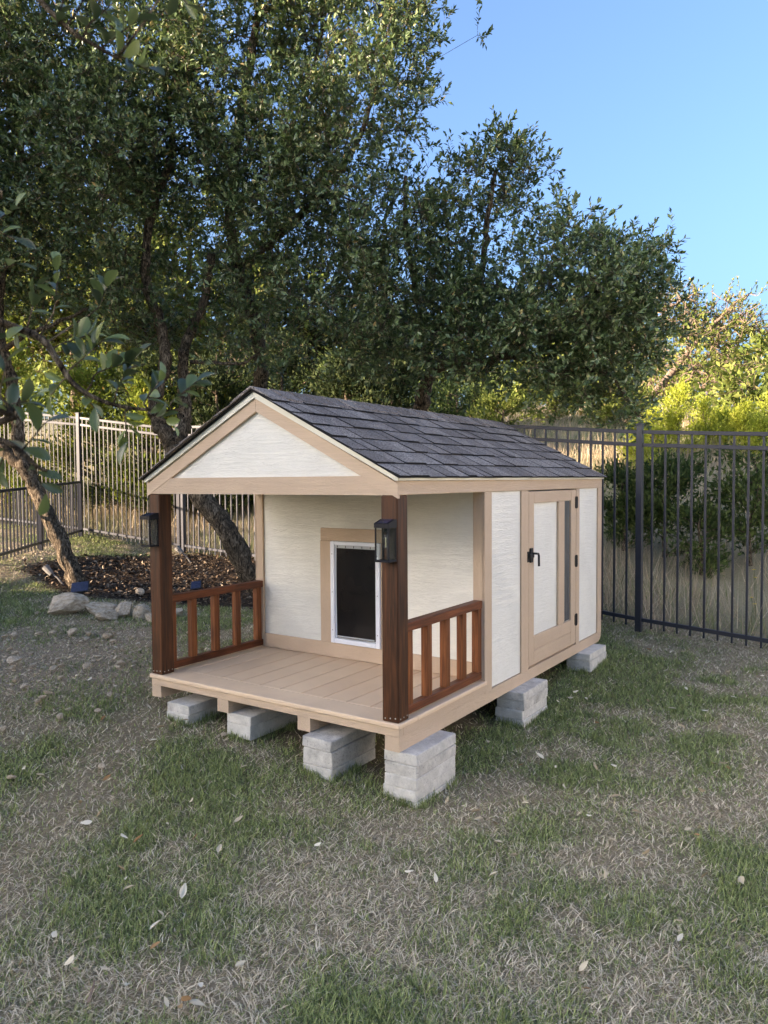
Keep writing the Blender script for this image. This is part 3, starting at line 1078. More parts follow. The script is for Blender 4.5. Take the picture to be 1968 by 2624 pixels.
FD = np.array([.791, -.612])
P1 = np.array([2.30, 6.80]); CN = (-2.87, 10.8)
pr = P1 + FD * 2.25
seg = (np.array(CN) - P1) / 3
fence('charcoal metal picket fence behind the dog house below the sunny cedars',
      [tuple(pr), tuple(P1), tuple(P1 + seg), tuple(P1 + 2 * seg), CN], 1.80, .114)
pL = (-4.55, 11.32)
fence('tall metal picket fence catching low sun beyond the leaning oak',
      [(CN[0] - .07, CN[1] + .03), pL, (-6.3, 11.75), (-8.2, 12.2)], 1.76, .073, .1, True, None, .06, .055, .013)
fence('low black metal picket fence joining the tall sunlit fence post',
      [(-4.50, 11.2), (-4.44, 9.75), (-4.36, 8.45), (-4.40, 6.9), (-4.5, 5.4), (-4.6, 3.9)], .82, .10, 0, False, None, .01, .05, .016, .10)

# ================================================================== TREES
def edges_mesh(A, B, ra, rb, sides=4):
    """tapered prisms for many edges at once"""
    A = np.asarray(A, float); B = np.asarray(B, float)
    d = B - A; ln = np.linalg.norm(d, axis=1)[:, None] + 1e-9; d = d / ln
    ref = np.where(np.abs(d[:, 2:3]) > .9, np.array([[1., 0, 0]]), np.array([[0, 0, 1.]]))
    n = np.cross(d, ref); n /= np.linalg.norm(n, axis=1)[:, None] + 1e-9
    b = np.cross(d, n)
    V = []
    for P_, r in ((A, ra), (B, rb)):
        for k in range(sides):
            a = 2 * math.pi * k / sides
            V.append(P_ + r[:, None] * (math.cos(a) * n + math.sin(a) * b))
    V = np.stack(V, 1)
    off = np.arange(len(A))[:, None] * (2 * sides)
    F = [off + np.array([[k, (k + 1) % sides, sides + (k + 1) % sides, sides + k]]) for k in range(sides)]
    return V.reshape(-1, 3), np.concatenate(F, 0)


def leaf_arrays(pos, dirn, nrm, ln, wd, fold=.18, droop=.0):
    """folded leaves: pos base, dirn axis, nrm normal"""
    dirn = dirn / (np.linalg.norm(dirn, axis=1)[:, None] + 1e-9)
    side = np.cross(dirn, nrm); side /= np.linalg.norm(side, axis=1)[:, None] + 1e-9
    nn = np.cross(side, dirn)
    ln = ln[:, None]; wd = wd[:, None]
    b = pos
    l_ = pos + dirn * ln * .52 + side * wd * .5 + nn * wd * fold
    r_ = pos + dirn * ln * .52 - side * wd * .5 + nn * wd * fold
    t = pos + dirn * ln - nn * ln * droop
    V = np.stack([b, l_, r_, t], 1).reshape(-1, 3)
    o = np.arange(len(pos))[:, None] * 4
    F = np.concatenate([o + np.array([[0, 3, 1]]), o + np.array([[0, 2, 3]])], 0)
    return V, F


def ribbons(A, B, r, g):
    """finest twigs: one narrow strip each"""
    d = B - A
    sd_ = np.cross(d, g.normal(size=d.shape)); sd_ *= r / (np.linalg.norm(sd_, axis=1)[:, None] + 1e-9)
    V = np.stack([A - sd_, A + sd_, B + sd_ * .6, B - sd_ * .6], 1).reshape(-1, 3)
    return V, np.arange(len(A) * 4).reshape(-1, 4)


def rand_dirs(n, g):
    v = g.normal(size=(n, 3)); return v / np.linalg.norm(v, axis=1)[:, None]


def grow(limb_nodes, limb_par, lobes, dens, g, shoots=.06, shell=.34, alpha=.12):
    """spread nodes through the crown lobes and join each to the nearest branch"""
    att = []; cen = []
    for (c, r) in lobes:
        c = np.array(c); r = np.array(r)
        n = int(dens * 4.19 * r.prod())
        d = rand_dirs(n, g)
        rad = g.random(n) ** shell
        sh = g.random(n) < shoots
        rad[sh] = 1 + .35 * g.random(sh.sum())
        # lumpy outline
        lump = .80 + .42 * fbm(d[:, 0] * 2.2 + c[0] * 3 + 9, d[:, 2] * 2.2 + d[:, 1] * 1.7 + c[1] * 5, 77, 3)
        att.append(c + d * r * (rad * lump)[:, None]); cen.append(np.repeat(c[None], n, 0))
    att = np.concatenate(att); cen = np.concatenate(cen)
    f3 = (fbm(att[:, 0] * 1.5 + att[:, 2] * .8, att[:, 1] * 1.5 - att[:, 2] * 1.0, 83, 3) + fbm(att[:, 0] * 1.5 + 7, att[:, 2] * 1.7 + att[:, 1] * .6, 87, 3)) / 2
    kp = g.random(len(att)) < np.clip((f3 - .36) * 6.5, .12, 1)
    att = att[kp]; cen = cen[kp]
    nodes = list(limb_nodes); par = list(limb_par)
    path = [0.0] * len(nodes)
    N = len(att)
    ln_ = np.array(nodes)
    best = np.full(N, 1e9); bi = np.zeros(N, int); bd = np.full(N, 1e9)
    for i, p in enumerate(ln_):
        d = np.linalg.norm(att - p, axis=1)
        k = d < best
        best[k] = d[k]; bi[k] = i; bd[k] = d[k]
    done = np.zeros(N, bool); tips = []
    for _ in range(N):
        b2 = np.where(done, 1e9, best)
        j = int(np.argmin(b2))
        done[j] = True
        pi = int(bi[j]); p0 = np.array(nodes[pi]); p1 = att[j]
        dist = np.linalg.norm(p1 - p0)
        k = max(1, int(dist / .28))
        prev = pi
        newi = []
        for s in range(1, k + 1):
            q = p0 + (p1 - p0) * s / k
            if s < k:
                q = q + g.normal(size=3) * .035 + np.array([0, 0, .03 * math.sin(math.pi * s / k)])
            nodes.append(q); par.append(prev); path.append(path[prev] + dist / k); prev = len(nodes) - 1; newi.append(prev)
        tips.append((prev, j))
        for i in newi:
            d = np.linalg.norm(att - nodes[i], axis=1)
            c_ = d + alpha * path[i]
            kk = c_ < best
            best[kk] = c_[kk]; bi[kk] = i
    return np.array(nodes), np.array(par), tips, att, cen


def make_tree(name, label, cat, limbs, lobes, dens, seed, leafmat, sprigs=4, leaves=9, lsize=(.044, .074), ratio=.43, group=None,
              barkmat=None, bare=0.0, shoots=.06, sprig_len=(.08, .2), sprig_r=.13, tip_r=.0022, exp=.44, bump=.28):
    g = np.random.default_rng(seed)
    base = np.array(limbs[0][0][0])
    t = thing(name, label, cat, tuple(base), 0, group)
    MBt = MB()
    nodes = []; par = []
    for li, (pts, r0, r1) in enumerate(limbs):
        pth = smooth_path(np.array(pts), 7)
        pth[1:-1] += g.normal(size=(len(pth) - 2, 3)) * .008
        rad = np.linspace(r0, r1, len(pth)) * (1 + .06 * g.normal(size=len(pth)))
        if li == 0:
            rad[:4] *= np.array([1.32, 1.16, 1.07, 1.02])
        v, f = tube_vf(pth - base, rad, 14 if r0 > .05 else 8, True, bump, seed * 3 + li)
        MBt.add(v, f)
        s0 = len(nodes)
        for k, p in enumerate(pth):
            if li == 0 and k < len(pth) * .55: continue
            nodes.append(p); par.append(-1 if len(nodes) - 1 == s0 else len(nodes) - 2)
    trunk = MBt.build('trunk', barkmat or bark_m, t, True)
    if not nodes: nodes = [np.array(limbs[0][0][-1])]; par = [-1]
    nl = len(nodes)
    nd, pa, tips, att, cen = grow(nodes, par, lobes, dens, g, shoots)
    cnt = np.zeros(len(nd))
    for i in range(len(nd) - 1, nl - 1, -1):
        if cnt[i] == 0: cnt[i] = 1
        cnt[pa[i]] += cnt[i]
    e = np.arange(nl, len(nd))
    rr = tip_r * np.maximum(cnt, 1) ** exp
    rb = rr[e]; ra = np.minimum(rr[pa[e]], rr[e] * 1.25)
    V, F = edges_mesh(nd[pa[e]], nd[e], ra, rb, 5)
    Vs = [V]; Fs = [F]; off = len(V)
    tipn = np.array([a for a, b in tips]); ctr = cen[[b for a, b in tips]]
    keep = g.random(len(tipn)) >= bare
    tp = nd[tipn][keep]; tc = ctr[keep]
    S = len(tp) * sprigs
    o = np.repeat(tp, sprigs, 0)
    outw = np.repeat(tp - tc, sprigs, 0); outw /= np.linalg.norm(outw, axis=1)[:, None] + 1e-6
    sd = rand_dirs(S, g) + outw * .6 + np.array([0, 0, .35]); sd /= np.linalg.norm(sd, axis=1)[:, None]
    so = o + rand_dirs(S, g) * (g.random(S) ** .6)[:, None] * sprig_r
    sl = g.uniform(*sprig_len, S)
    se = so + sd * sl[:, None]
    V, F = ribbons(np.concatenate([o, so]), np.concatenate([so, se]), tip_r, g)
    Vs.append(V)
    quads = [Fs[0], F + off]
    tw = obj('twig_mass', mesh_np('twig_mass', np.concatenate(Vs) - base, np.concatenate(quads)), barkmat or bark_m, t)
    tw['kind'] = 'stuff'
    # leaves
    n = S * leaves
    si = np.repeat(np.arange(S), leaves)
    tt = np.tile(np.linspace(.15, 1.05, leaves), S) + g.normal(size=n) * .05
    az = g.random(n) * 2 * math.pi
    ax = sd[si]
    ref = rand_dirs(S, g)[si]
    u = np.cross(ax, ref); u /= np.linalg.norm(u, axis=1)[:, None] + 1e-6
    v = np.cross(ax, u)
    rad = u * np.cos(az)[:, None] + v * np.sin(az)[:, None]
    op = np.clip(1.25 - .75 * tt, .2, 1.2)[:, None]
    ld = ax * (1 - .35 * op) + rad * op + np.array([0, 0, .08])
    nm = ax - rad * .3 + np.array([0, 0, .7]) + g.normal(size=(n, 3)) * .35
    pos = so[si] + ax * (tt * sl[si])[:, None]
    ln = g.uniform(*lsize, n); wd = ln * ratio * g.uniform(.8, 1.2, n)
    V, F = leaf_arrays(pos - base, ld, nm, ln, wd, .16, .06)
    cr = obj('crown', mesh_np('crown', V, F, None, True), leafmat, t)
    cr['kind'] = 'stuff'
    return t


def Lb(u, v, d, rx, ry, rz): return (tuple(at(u, v, d)), (rx, ry, rz))


def gpt(x, y, dz=-.05): return np.array([x, y, zg1(x, y) + dz])


# A: the leaning oak on the left
a0 = onground(205, 1506); a0[2] -= .06
limbsA = [
    ([a0, at(165, 1410, 7.85), at(120, 1310, 7.9), at(70, 1215, 7.95), at(20, 1160, 8.0), at(-60, 1090, 8.05), at(-170, 980, 8.1), at(-260, 820, 8.1)], .088, .045),
    ([at(75, 1222, 7.95), at(48, 1150, 8.0), at(42, 1060, 8.05), at(30, 980, 8.1), at(5, 880, 8.1), at(0, 740, 8.1), at(30, 560, 8.1), at(60, 350, 8.1)], .075, .03),
    ([at(8, 900, 8.1), at(60, 860, 7.9), at(140, 830, 7.8), at(230, 790, 7.7)], .03, .014),
]
make_tree('oak_tree', 'leaning live oak with sunlit trunk rising from the mulch bed by pale rocks', 'tree', limbsA,
          [Lb(-260, 500, 8.0, 1.5, 1.5, 1.3), Lb(60, 330, 8.2, 1.2, 1.2, 1.5), Lb(-80, 60, 8.2, 1.5, 1.3, 1.1), Lb(130, 640, 8.2, .9, .9, .45), Lb(-20, 700, 7.8, .8, .8, .3)],
          88, 5, oak_leaf)
# B: the forked oak behind the porch
b0 = gpt(-1.28, 8.05)
limbsB = [
    ([b0, at(640, 1475, 8.0), at(580, 1360, 7.95), at(505, 1255, 7.95), at(455, 1170, 7.95), at(440, 1130, 8.0)], .118, .10),
    ([at(448, 1140, 7.98), at(412, 1095, 8.0), at(395, 1050, 8.0), at(405, 990, 8.0), at(425, 920, 8.0), at(410, 830, 8.1), at(375, 720, 8.1), at(385, 560, 8.1), at(440, 380, 8.1), at(420, 180, 8.1)], .085, .03),
    ([at(455, 1150, 7.98), at(472, 1085, 8.1), at(472, 1000, 8.2), at(470, 930, 8.2), at(476, 880, 8.2), at(520, 780, 8.2), at(540, 650, 8.1)], .075, .04),
    ([at(488, 928, 8.2), at(560, 930, 8.1), at(620, 930, 8.1), at(665, 905, 8.1), at(700, 870, 8.0)], .022, .012),
]
make_tree('oak_tree', 'forked live oak whose crooked trunk leans behind the porch railing', 'tree', limbsB,
          [Lb(330, 520, 8.0, 1.15, 1.2, .9), Lb(330, 170, 8.1, 1.4, 1.3, 1.3), Lb(440, 790, 8.1, 1.0, 1.0, .42), Lb(260, 400, 7.6, .9, .8, .8), Lb(300, 840, 8.3, .85, .8, .28)],
          96, 6, oak_leaf)
# C: upright oak behind the ridge
c0 = gpt(-1.30, 9.25)
limbsC = [
    ([c0, at(680, 1150, 9.2), at(668, 1010, 9.1), at(670, 930, 9.0), at(650, 820, 8.9), at(610, 690, 8.7), at(592, 570, 8.5), at(605, 380, 8.3), at(635, 200, 8.2), at(665, 20, 8.2)], .10, .04),
    ([at(612, 690, 8.7), at(720, 600, 8.4), at(840, 480, 8.0), at(930, 330, 7.8), at(980, 150, 7.7)], .045, .016),
    ([at(600, 540, 8.5), at(690, 420, 8.3), at(780, 250, 8.1), at(830, 60, 8.0)], .04, .016),
]
make_tree('oak_tree', 'tall live oak standing straight behind the roof ridge', 'tree', limbsC,
          [Lb(680, 200, 8.2, 1.25, 1.3, 1.6), Lb(880, 90, 7.8, 1.0, 1.0, 1.25), Lb(690, 600, 8.2, 1.25, 1.2, 1.0), Lb(930, 440, 7.6, .8, .9, .95), Lb(620, 850, 8.3, 1.1, 1.0, .38), Lb(1065, 40, 7.7, .5, .7, .65), Lb(820, 900, 8.5, .9, .8, .3), Lb(1010, 240, 7.5, .5, .6, .5), Lb(860, 760, 7.8, .9, .9, .75)],
          106, 7, oak_leaf)
# D: spreading oak to the right
d0 = gpt(.42, 9.3)
limbsD = [
    ([d0, at(1072, 1120, 9.2), at(1085, 1020, 9.1), at(1102, 955, 9.0), at(1150, 930, 8.8), at(1210, 936, 8.5), at(1275, 915, 8.2), at(1360, 860, 7.9), at(1450, 800, 7.6), at(1560, 730, 7.4)], .105, .02),
    ([at(1108, 950, 9.0), at(1165, 885, 8.8), at(1200, 800, 8.5), at(1235, 690, 8.1), at(1250, 560, 7.9), at(1270, 440, 7.8)], .06, .018),
    ([at(1104, 955, 9.0), at(1085, 850, 8.8), at(1060, 720, 8.4), at(1040, 560, 8.0), at(1040, 450, 7.8)], .05, .018),
    ([at(1275, 915, 8.2), at(1380, 920, 7.8), at(1470, 940, 7.5), at(1560, 960, 7.3), at(1600, 1010, 7.2)], .03, .012),
]
make_tree('oak_tree', 'wide spreading live oak with arching limb above the right slope of the roof', 'tree', limbsD,
          [Lb(1030, 700, 7.9, .95, 1.0, .95), Lb(1245, 610, 7.8, .72, .9, .95), Lb(1290, 470, 7.7, .45, .6, .45), Lb(1450, 760, 7.5, .9, 1.0, .72), Lb(1590, 700, 7.5, .55, .7, .48),
           Lb(1590, 920, 7.3, .5, .6, .42), Lb(1350, 900, 7.7, .95, .9, .40), Lb(1500, 990, 7.4, .6, .6, .28), Lb(1180, 800, 8.0, .8, .9, .5), Lb(1010, 870, 8.3, .75, .8, .34), Lb(1575, 1030, 7.2, .42, .5, .26), Lb(1420, 1000, 7.4, .5, .5, .22), Lb(1665, 800, 7.4, .38, .5, .5)],
          140, 8, oak_leaf)


# oaks added farther left, outside the frame, to shade the crowns in view
for i, (x, y, cz, r_, lab) in enumerate(((-8.3, 5.4, 4.9, 2.2, 'added live oak outside the view left of the leaning oak'), (-11.8, 4.2, 5.5, 2.4, 'second added oak outside the view left of the leaning oak'), (-10.6, 3.2, 5.6, 2.0, 'added live oak outside the view by the low fence'))):
    b_ = gpt(x, y)
    c_ = np.array([x + .2, y, cz])
    make_tree('oak_tree', lab, 'tree', [([b_, b_ + np.array([.1, .1, 1.4]), b_ + np.array([.0, .1, 2.6]), c_], .13, .06)], [(tuple(c_), (r_, r_, 1.65))], 11, 400 + i, oak_leaf, 5, 8, (.12, .2), .5, None, None, .0, .05, (.2, .45), .3, .006)


# ------------------------------------------------------------------ evergreens and far trees
def bushy(name, label, cat, x, y, h, w, seed, mat, n=9000, size=(.05, .11), cone=1.0, group=None, trunk_r=.04, clump=26, bottom=.04, lean=.5, barkmat=None):
    """evergreen: upright trunk, whorled boughs, foliage sprays on bough ends"""
    g = np.random.default_rng(seed)
    z0 = zg1(x, y) - .04
    t = thing(name, label, cat, (x, y, z0), 0, group)
    m = MB()
    pth = np.array([[0, 0, 0], [.03 * g.normal(), .03 * g.normal(), h * .35], [.05 * g.normal(), .05 * g.normal(), h * .7], [0, 0, h * .96]])
    pth = smooth_path(pth, 4)
    m.tube(pth, np.linspace(trunk_r, .006, len(pth)), 8)
    nb = max(20, n // (clump * 7))
    hh = bottom + (1 - bottom) * g.random(nb) ** (1.25 if cone > .5 else .9)
    A = []; B = []
    az = g.random(nb) * 2 * math.pi
    prof = (1 - hh) ** (.75 * cone + .01) if cone > .5 else np.sqrt(np.clip(1 - ((hh - .5) / .55) ** 2, .02, 1))
    lump = .7 + .6 * vnoise(az * 1.6 + seed, hh * 5, seed)
    rl = w * prof * lump * g.uniform(.75, 1.1, nb) + .03
    base_ = np.c_[np.zeros(nb), np.zeros(nb), hh * h * .93]
    end = base_ + np.c_[np.cos(az) * rl, np.sin(az) * rl, rl * lean * g.uniform(.4, 1.2, nb)]
    v, f = edges_mesh(base_, end, np.full(nb, trunk_r * .28), np.full(nb, .003), 4)
    m.add(v.tolist(), f.tolist())
    m.build('trunk', barkmat or bark_m, t, False)
    k = max(1, n // nb)
    bi = np.repeat(np.arange(nb), k); nn = len(bi)
    s = g.random(nn) ** .55
    pos = base_[bi] + (end - base_)[bi] * s[:, None] + g.normal(size=(nn, 3)) * (.035 + .085 * w * s)[:, None]
    bd = (end - base_)[bi]; bd /= np.linalg.norm(bd, axis=1)[:, None] + 1e-6
    d = bd * .7 + rand_dirs(nn, g) * .8 + np.array([0, 0, .45])
    ln = g.uniform(*size, nn)
    V, F = leaf_arrays(pos, d, rand_dirs(nn, g), ln, ln * g.uniform(.22, .45, nn), .1)
    c = obj('crown', mesh_np('crown', V, F, None, True), mat, t); c['kind'] = 'stuff'
    return t


# young cedars just beyond the fence on the right
for i, (u, d, vt, w, lab) in enumerate(((1735, 13.2, 965, .40, 'tallest pointed young cedar glowing yellow green beyond the fence post'),
                                        (1672, 13.0, 1035, .36, 'small pointed young cedar between the fence post and the tallest cedar'),
                                        (1806, 13.6, 1018, .40, 'pointed young cedar just past the tallest one, away from the fence post'),
                                        (1905, 13.2, 1030, .42, 'broad young cedar near the bare branched oak beyond the fence'),
                                        (1985, 13.4, 985, .6, 'large yellow green cedar farthest from the fence post'),
                                        (1632, 12.6, 1085, .30, 'lowest young cedar right behind the fence post top'),
                                        (1855, 14.0, 1050, .36, 'young cedar between the pointed one and the broad one'),
                                        (1946, 12.8, 1065, .34, 'small young cedar in front of the large yellow green one'))):
    x, y = at(u, 1228, d)[:2]
    h = at(u, vt, d)[2] - zg1(x, y) + .03
    bushy('cedar_tree', lab, 'cedar', x, y, h, w, 200 + i, cedar_leaf, 5500, (.03, .065), 1.0, 'young cedars beyond the fence', .03, 26, .02, .7)
# shaded shrubs right behind the pickets
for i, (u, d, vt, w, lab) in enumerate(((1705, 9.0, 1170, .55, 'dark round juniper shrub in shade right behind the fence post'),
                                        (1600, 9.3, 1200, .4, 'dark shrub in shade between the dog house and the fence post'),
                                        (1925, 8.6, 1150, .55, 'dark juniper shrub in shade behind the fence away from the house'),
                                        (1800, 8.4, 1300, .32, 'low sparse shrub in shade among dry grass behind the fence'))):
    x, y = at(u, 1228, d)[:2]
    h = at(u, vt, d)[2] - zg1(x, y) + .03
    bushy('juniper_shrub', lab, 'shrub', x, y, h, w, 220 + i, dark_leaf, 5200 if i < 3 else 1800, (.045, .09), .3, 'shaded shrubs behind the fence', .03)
# junipers catching the sun on the left
for i, (x, y, h, w, lab) in enumerate(((-6.6, 13.2, 3.1, 1.1, 'sunlit juniper behind the gate of the low fence'), (-5.2, 13.8, 2.9, 1.1, 'sunlit feathery juniper behind the tall fence post'),
                                       (-3.9, 13.0, 2.5, .95, 'sunlit juniper in the angle behind the tall fence'), (-2.6, 13.4, 2.3, .9, 'low sunlit juniper behind the forked oak'),
                                       (-8.2, 14.2, 3.6, 1.3, 'broad sunlit juniper farthest along the tall fence'))):
    bushy('juniper_tree', lab, 'juniper', x, y, h, w, 240 + i, jun_leaf, 8500, (.06, .12), .75, 'sunlit junipers beyond the fence', .06, 26, .02, .5)
# darker junipers behind the roof
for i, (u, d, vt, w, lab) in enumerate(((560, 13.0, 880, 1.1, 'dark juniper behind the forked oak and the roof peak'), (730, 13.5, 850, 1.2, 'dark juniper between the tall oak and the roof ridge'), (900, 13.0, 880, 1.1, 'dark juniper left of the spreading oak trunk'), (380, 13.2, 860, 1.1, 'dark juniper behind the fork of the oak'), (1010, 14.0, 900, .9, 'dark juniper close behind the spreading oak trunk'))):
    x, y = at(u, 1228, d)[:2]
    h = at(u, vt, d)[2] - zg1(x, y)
    bushy('juniper_tree', lab, 'juniper', x, y, h, w, 280 + i, shade_leaf, 7500, (.06, .13), .7, 'dark junipers behind the roof', .06, 26, .02, .4)
# scrub on the hillside between
for i, (u, d, vt, w, lab) in enumerate(((1170, 17, 985, 1.0, 'bushy scrub oak on the hillside above the rear of the roof'), (1290, 16, 1010, .7, 'small sunlit scrub bush on the dry hillside'),
                                        (1420, 18, 985, .9, 'sunlit scrub bush under the spreading oak on the hillside'), (1560, 17, 1010, .7, 'sunlit scrub bush near the pointed cedars on the hillside'),
                                        (1000, 16, 960, 1.0, 'scrub bush behind the oak trunk above the roof'), (850, 15, 940, 1.1, 'scrub bush behind the middle of the roof'))):
    x, y = at(u, 1228, d)[:2]
    h = at(u, vt, d)[2] - zg1(x, y) + .05
    bushy('scrub_bush', lab, 'bush', x, y, max(h, .5), w, 260 + i, far_leaf if i in (1, 2, 3) else dark_leaf, 4500, (.06, .13), .3, 'scrub on the hillside', .035)
# the trees at the right edge: bare-branched oak and its neighbours
x, y = at(1740, 1228, 17.5)[:2]
e0 = gpt(x - 1.2, y)
limbsE = [([e0, at(1640, 1050, 17.4), at(1700, 980, 17.3), at(1765, 900, 17.2), at(1830, 830, 17.1), at(1890, 770, 17.0)], .11, .03),
          ([at(1760, 905, 17.2), at(1770, 820, 17.2), at(1740, 760, 17.2), at(1700, 700, 17.2)], .045, .018),
          ([at(1800, 860, 17.2), at(1870, 830, 17.0), at(1930, 790, 16.9)], .035, .014)]
make_tree('oak_tree', 'sunlit oak with pale bare branches on the hillside beyond the cedars', 'tree', limbsE,
          [Lb(1740, 850, 17.3, 1.3, 1.2, .9), Lb(1880, 850, 17.0, .9, .9, .9), Lb(1650, 800, 17.5, .9, .9, .7), Lb(1760, 960, 17.0, 1.3, 1.2, .6)],
          34, 31, far_leaf, 5, 9, (.06, .10), .5, None, pale_bark_m, .4, .12, (.2, .4), .25, .009, .42, .2)
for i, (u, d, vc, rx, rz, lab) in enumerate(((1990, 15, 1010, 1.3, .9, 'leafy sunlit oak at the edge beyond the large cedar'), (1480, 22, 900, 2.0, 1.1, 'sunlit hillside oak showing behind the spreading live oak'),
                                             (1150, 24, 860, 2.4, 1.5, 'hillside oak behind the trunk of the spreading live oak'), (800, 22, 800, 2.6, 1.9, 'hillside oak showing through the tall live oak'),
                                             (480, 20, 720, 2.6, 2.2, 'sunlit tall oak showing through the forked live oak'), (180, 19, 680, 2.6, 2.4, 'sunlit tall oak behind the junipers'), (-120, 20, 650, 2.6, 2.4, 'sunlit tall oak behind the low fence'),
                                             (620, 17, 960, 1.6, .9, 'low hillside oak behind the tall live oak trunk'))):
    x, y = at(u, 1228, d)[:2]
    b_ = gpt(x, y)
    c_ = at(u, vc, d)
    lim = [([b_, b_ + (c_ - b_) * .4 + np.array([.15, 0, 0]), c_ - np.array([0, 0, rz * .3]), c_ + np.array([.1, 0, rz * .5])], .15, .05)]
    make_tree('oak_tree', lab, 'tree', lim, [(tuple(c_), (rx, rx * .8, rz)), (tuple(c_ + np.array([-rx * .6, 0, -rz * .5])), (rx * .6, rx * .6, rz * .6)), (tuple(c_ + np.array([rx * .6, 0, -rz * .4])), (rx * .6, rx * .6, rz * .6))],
              9 if d > 18 else 14, 300 + i, shade_leaf if i in (2, 3, 7) else far_leaf, 4, 8, (.12, .2), .5, 'oaks on the hillside', bark_m, .1, .08, (.25, .5), .35, .009, .42, .2)
# far ridge of trees: a wood that reads as one mass
gw = np.random.default_rng(91)
nW = 26000
xx = gw.uniform(-60, 60, nW); yy = gw.uniform(34, 62, nW)
hz_ = 3.2 + 2.5 * fbm(xx * .14, yy * .12, 15, 3)
pos = np.c_[xx, yy, zg(xx, yy) + hz_ * gw.random(nW) ** .6]
V, F = leaf_arrays(pos, rand_dirs(nW, gw) + np.array([0, 0, .3]), rand_dirs(nW, gw), gw.uniform(.35, .7, nW), gw.uniform(.2, .4, nW))
tag(obj('far_wood', mesh_np('far_wood', V, F, None, True), far_leaf), 'distant wooded ridge behind all the trees', 'wood', None, 'stuff')

# ------------------------------------------------------------------ near oak whose branches hang into view
n0 = gpt(-2.6, .9)
nt_ = thing('oak_tree', 'live oak beside the viewer with leafy twigs hanging into the view', 'tree', tuple(n0))
m = MB()
tp_ = smooth_path([n0, n0 + [.05, .05, .9], n0 + [.15, .1, 1.7], n0 + [.2, .15, 2.6], n0 + [.3, .2, 3.6]], 6)
v, f = tube_vf(tp_ - n0, np.linspace(.12, .06, len(tp_)), 14, True, .25, 3); m.add(v, f)
trunk_near = m.build('trunk', bark_m, nt_, True)
gN = np.random.default_rng(55)
# leaf template: obovate, folded, curved
lv = []; lf = []
prof_ = [(0, .03), (.12, .10), (.32, .19), (.55, .245), (.75, .225), (.9, .13), (1.0, .0)]
for (a, b) in prof_:
    zc = -.20 * a * a
    lv += [(a, -b, zc + .5 * b), (a, 0, zc), (a, b, zc + .42 * b)]
for i in range(len(prof_) - 1):
    o_ = 3 * i
    lf += [(o_, o_ + 3, o_ + 4, o_ + 1), (o_ + 1, o_ + 4, o_ + 5, o_ + 2)]
leaf_mesh = mesh_py('leaf', lv, lf, True); leaf_mesh.materials.append(None)


def near_mat():
    M = Mat('hanging_oak_leaf', .3, .6)
    oi = M.n('ShaderNodeObjectInfo')
    tcn = M.coords((1, 1, 1))
    c = M.ramp(oi.outputs['Random'], [(0, srgb(54, 68, 42)), (.5, srgb(88, 106, 60)), (.85, srgb(126, 142, 78)), (1, srgb(160, 166, 100))])
    nn = M.noise(tcn, 14, 5, .7, 1.0)
    c = M.mix(M.ramp(nn, [(.4, g3(0)), (.75, g3(.4))]), c, srgb(90, 100, 74))
    M.base(c)
    tr = M.n('ShaderNodeBsdfTranslucent'); M.l(c, tr.inputs[0])
    ms = M.n('ShaderNodeMixShader'); ms.inputs[0].default_value = .28
    M.l(M.b.outputs[0], ms.inputs[1]); M.l(tr.outputs[0], ms.inputs[2]); M.l(ms.outputs[0], M.t.nodes['Material Output'].inputs[0])
    return M.m


leaf_mesh.materials.clear(); leaf_mesh.materials.append(near_mat())


def hang_branch(path, r0, r1, clusters, lsz):
    """one branch (part) with its leaves (sub-parts)"""
    pth = smooth_path(np.array(path), 6)
    br = MB(); br.tube(pth - n0, np.linspace(r0, r1, len(pth)), 7)
    twigs = []
    for (c, dr, n, ln) in clusters:
        c = np.array(c)
        i = int(np.argmin(np.linalg.norm(pth - c, axis=1)))
        tip = c + np.array(dr) / np.linalg.norm(dr) * ln
        q = smooth_path([pth[i], (pth[i] + c) / 2, c, tip], 3)
        br.tube(q - n0, np.linspace(r1 * 1.1, r1 * .5, len(q)), 5)
        twigs.append((c, tip, max(4, int(n * 1.15))))
    b = br.build('branch', bark_m, nt_, True)
    for (c, tip, n) in twigs:
        ax = tip - c; ax = ax / np.linalg.norm(ax)
        for k in range(n):
            s = k / max(1, n - 1)
            p = c + (tip - c) * (s * 1.0)
            rdir = rand_dirs(1, gN)[0]; rdir -= ax * rdir.dot(ax); rdir /= np.linalg.norm(rdir)
            d = ax * (.35 + .5 * s) + rdir * (1 - .45 * s) + np.array([0, 0, .05])
            d /= np.linalg.norm(d)
            nrm = ax * .6 + np.array([0, -.35, .7]) + gN.normal(size=3) * .3
            sd = np.cross(nrm, d); sd /= np.linalg.norm(sd); nn = np.cross(d, sd)
            M3 = Matrix(((d[0], sd[0], nn[0]), (d[1], sd[1], nn[1]), (d[2], sd[2], nn[2])))
            L_ = lsz * gN.uniform(.7, 1.15)
            obj('leaf', leaf_mesh, None, b, tuple(p - n0), M3.to_euler(), (L_, L_ * gN.uniform(.85, 1.1), L_))
    return b


X_ = at
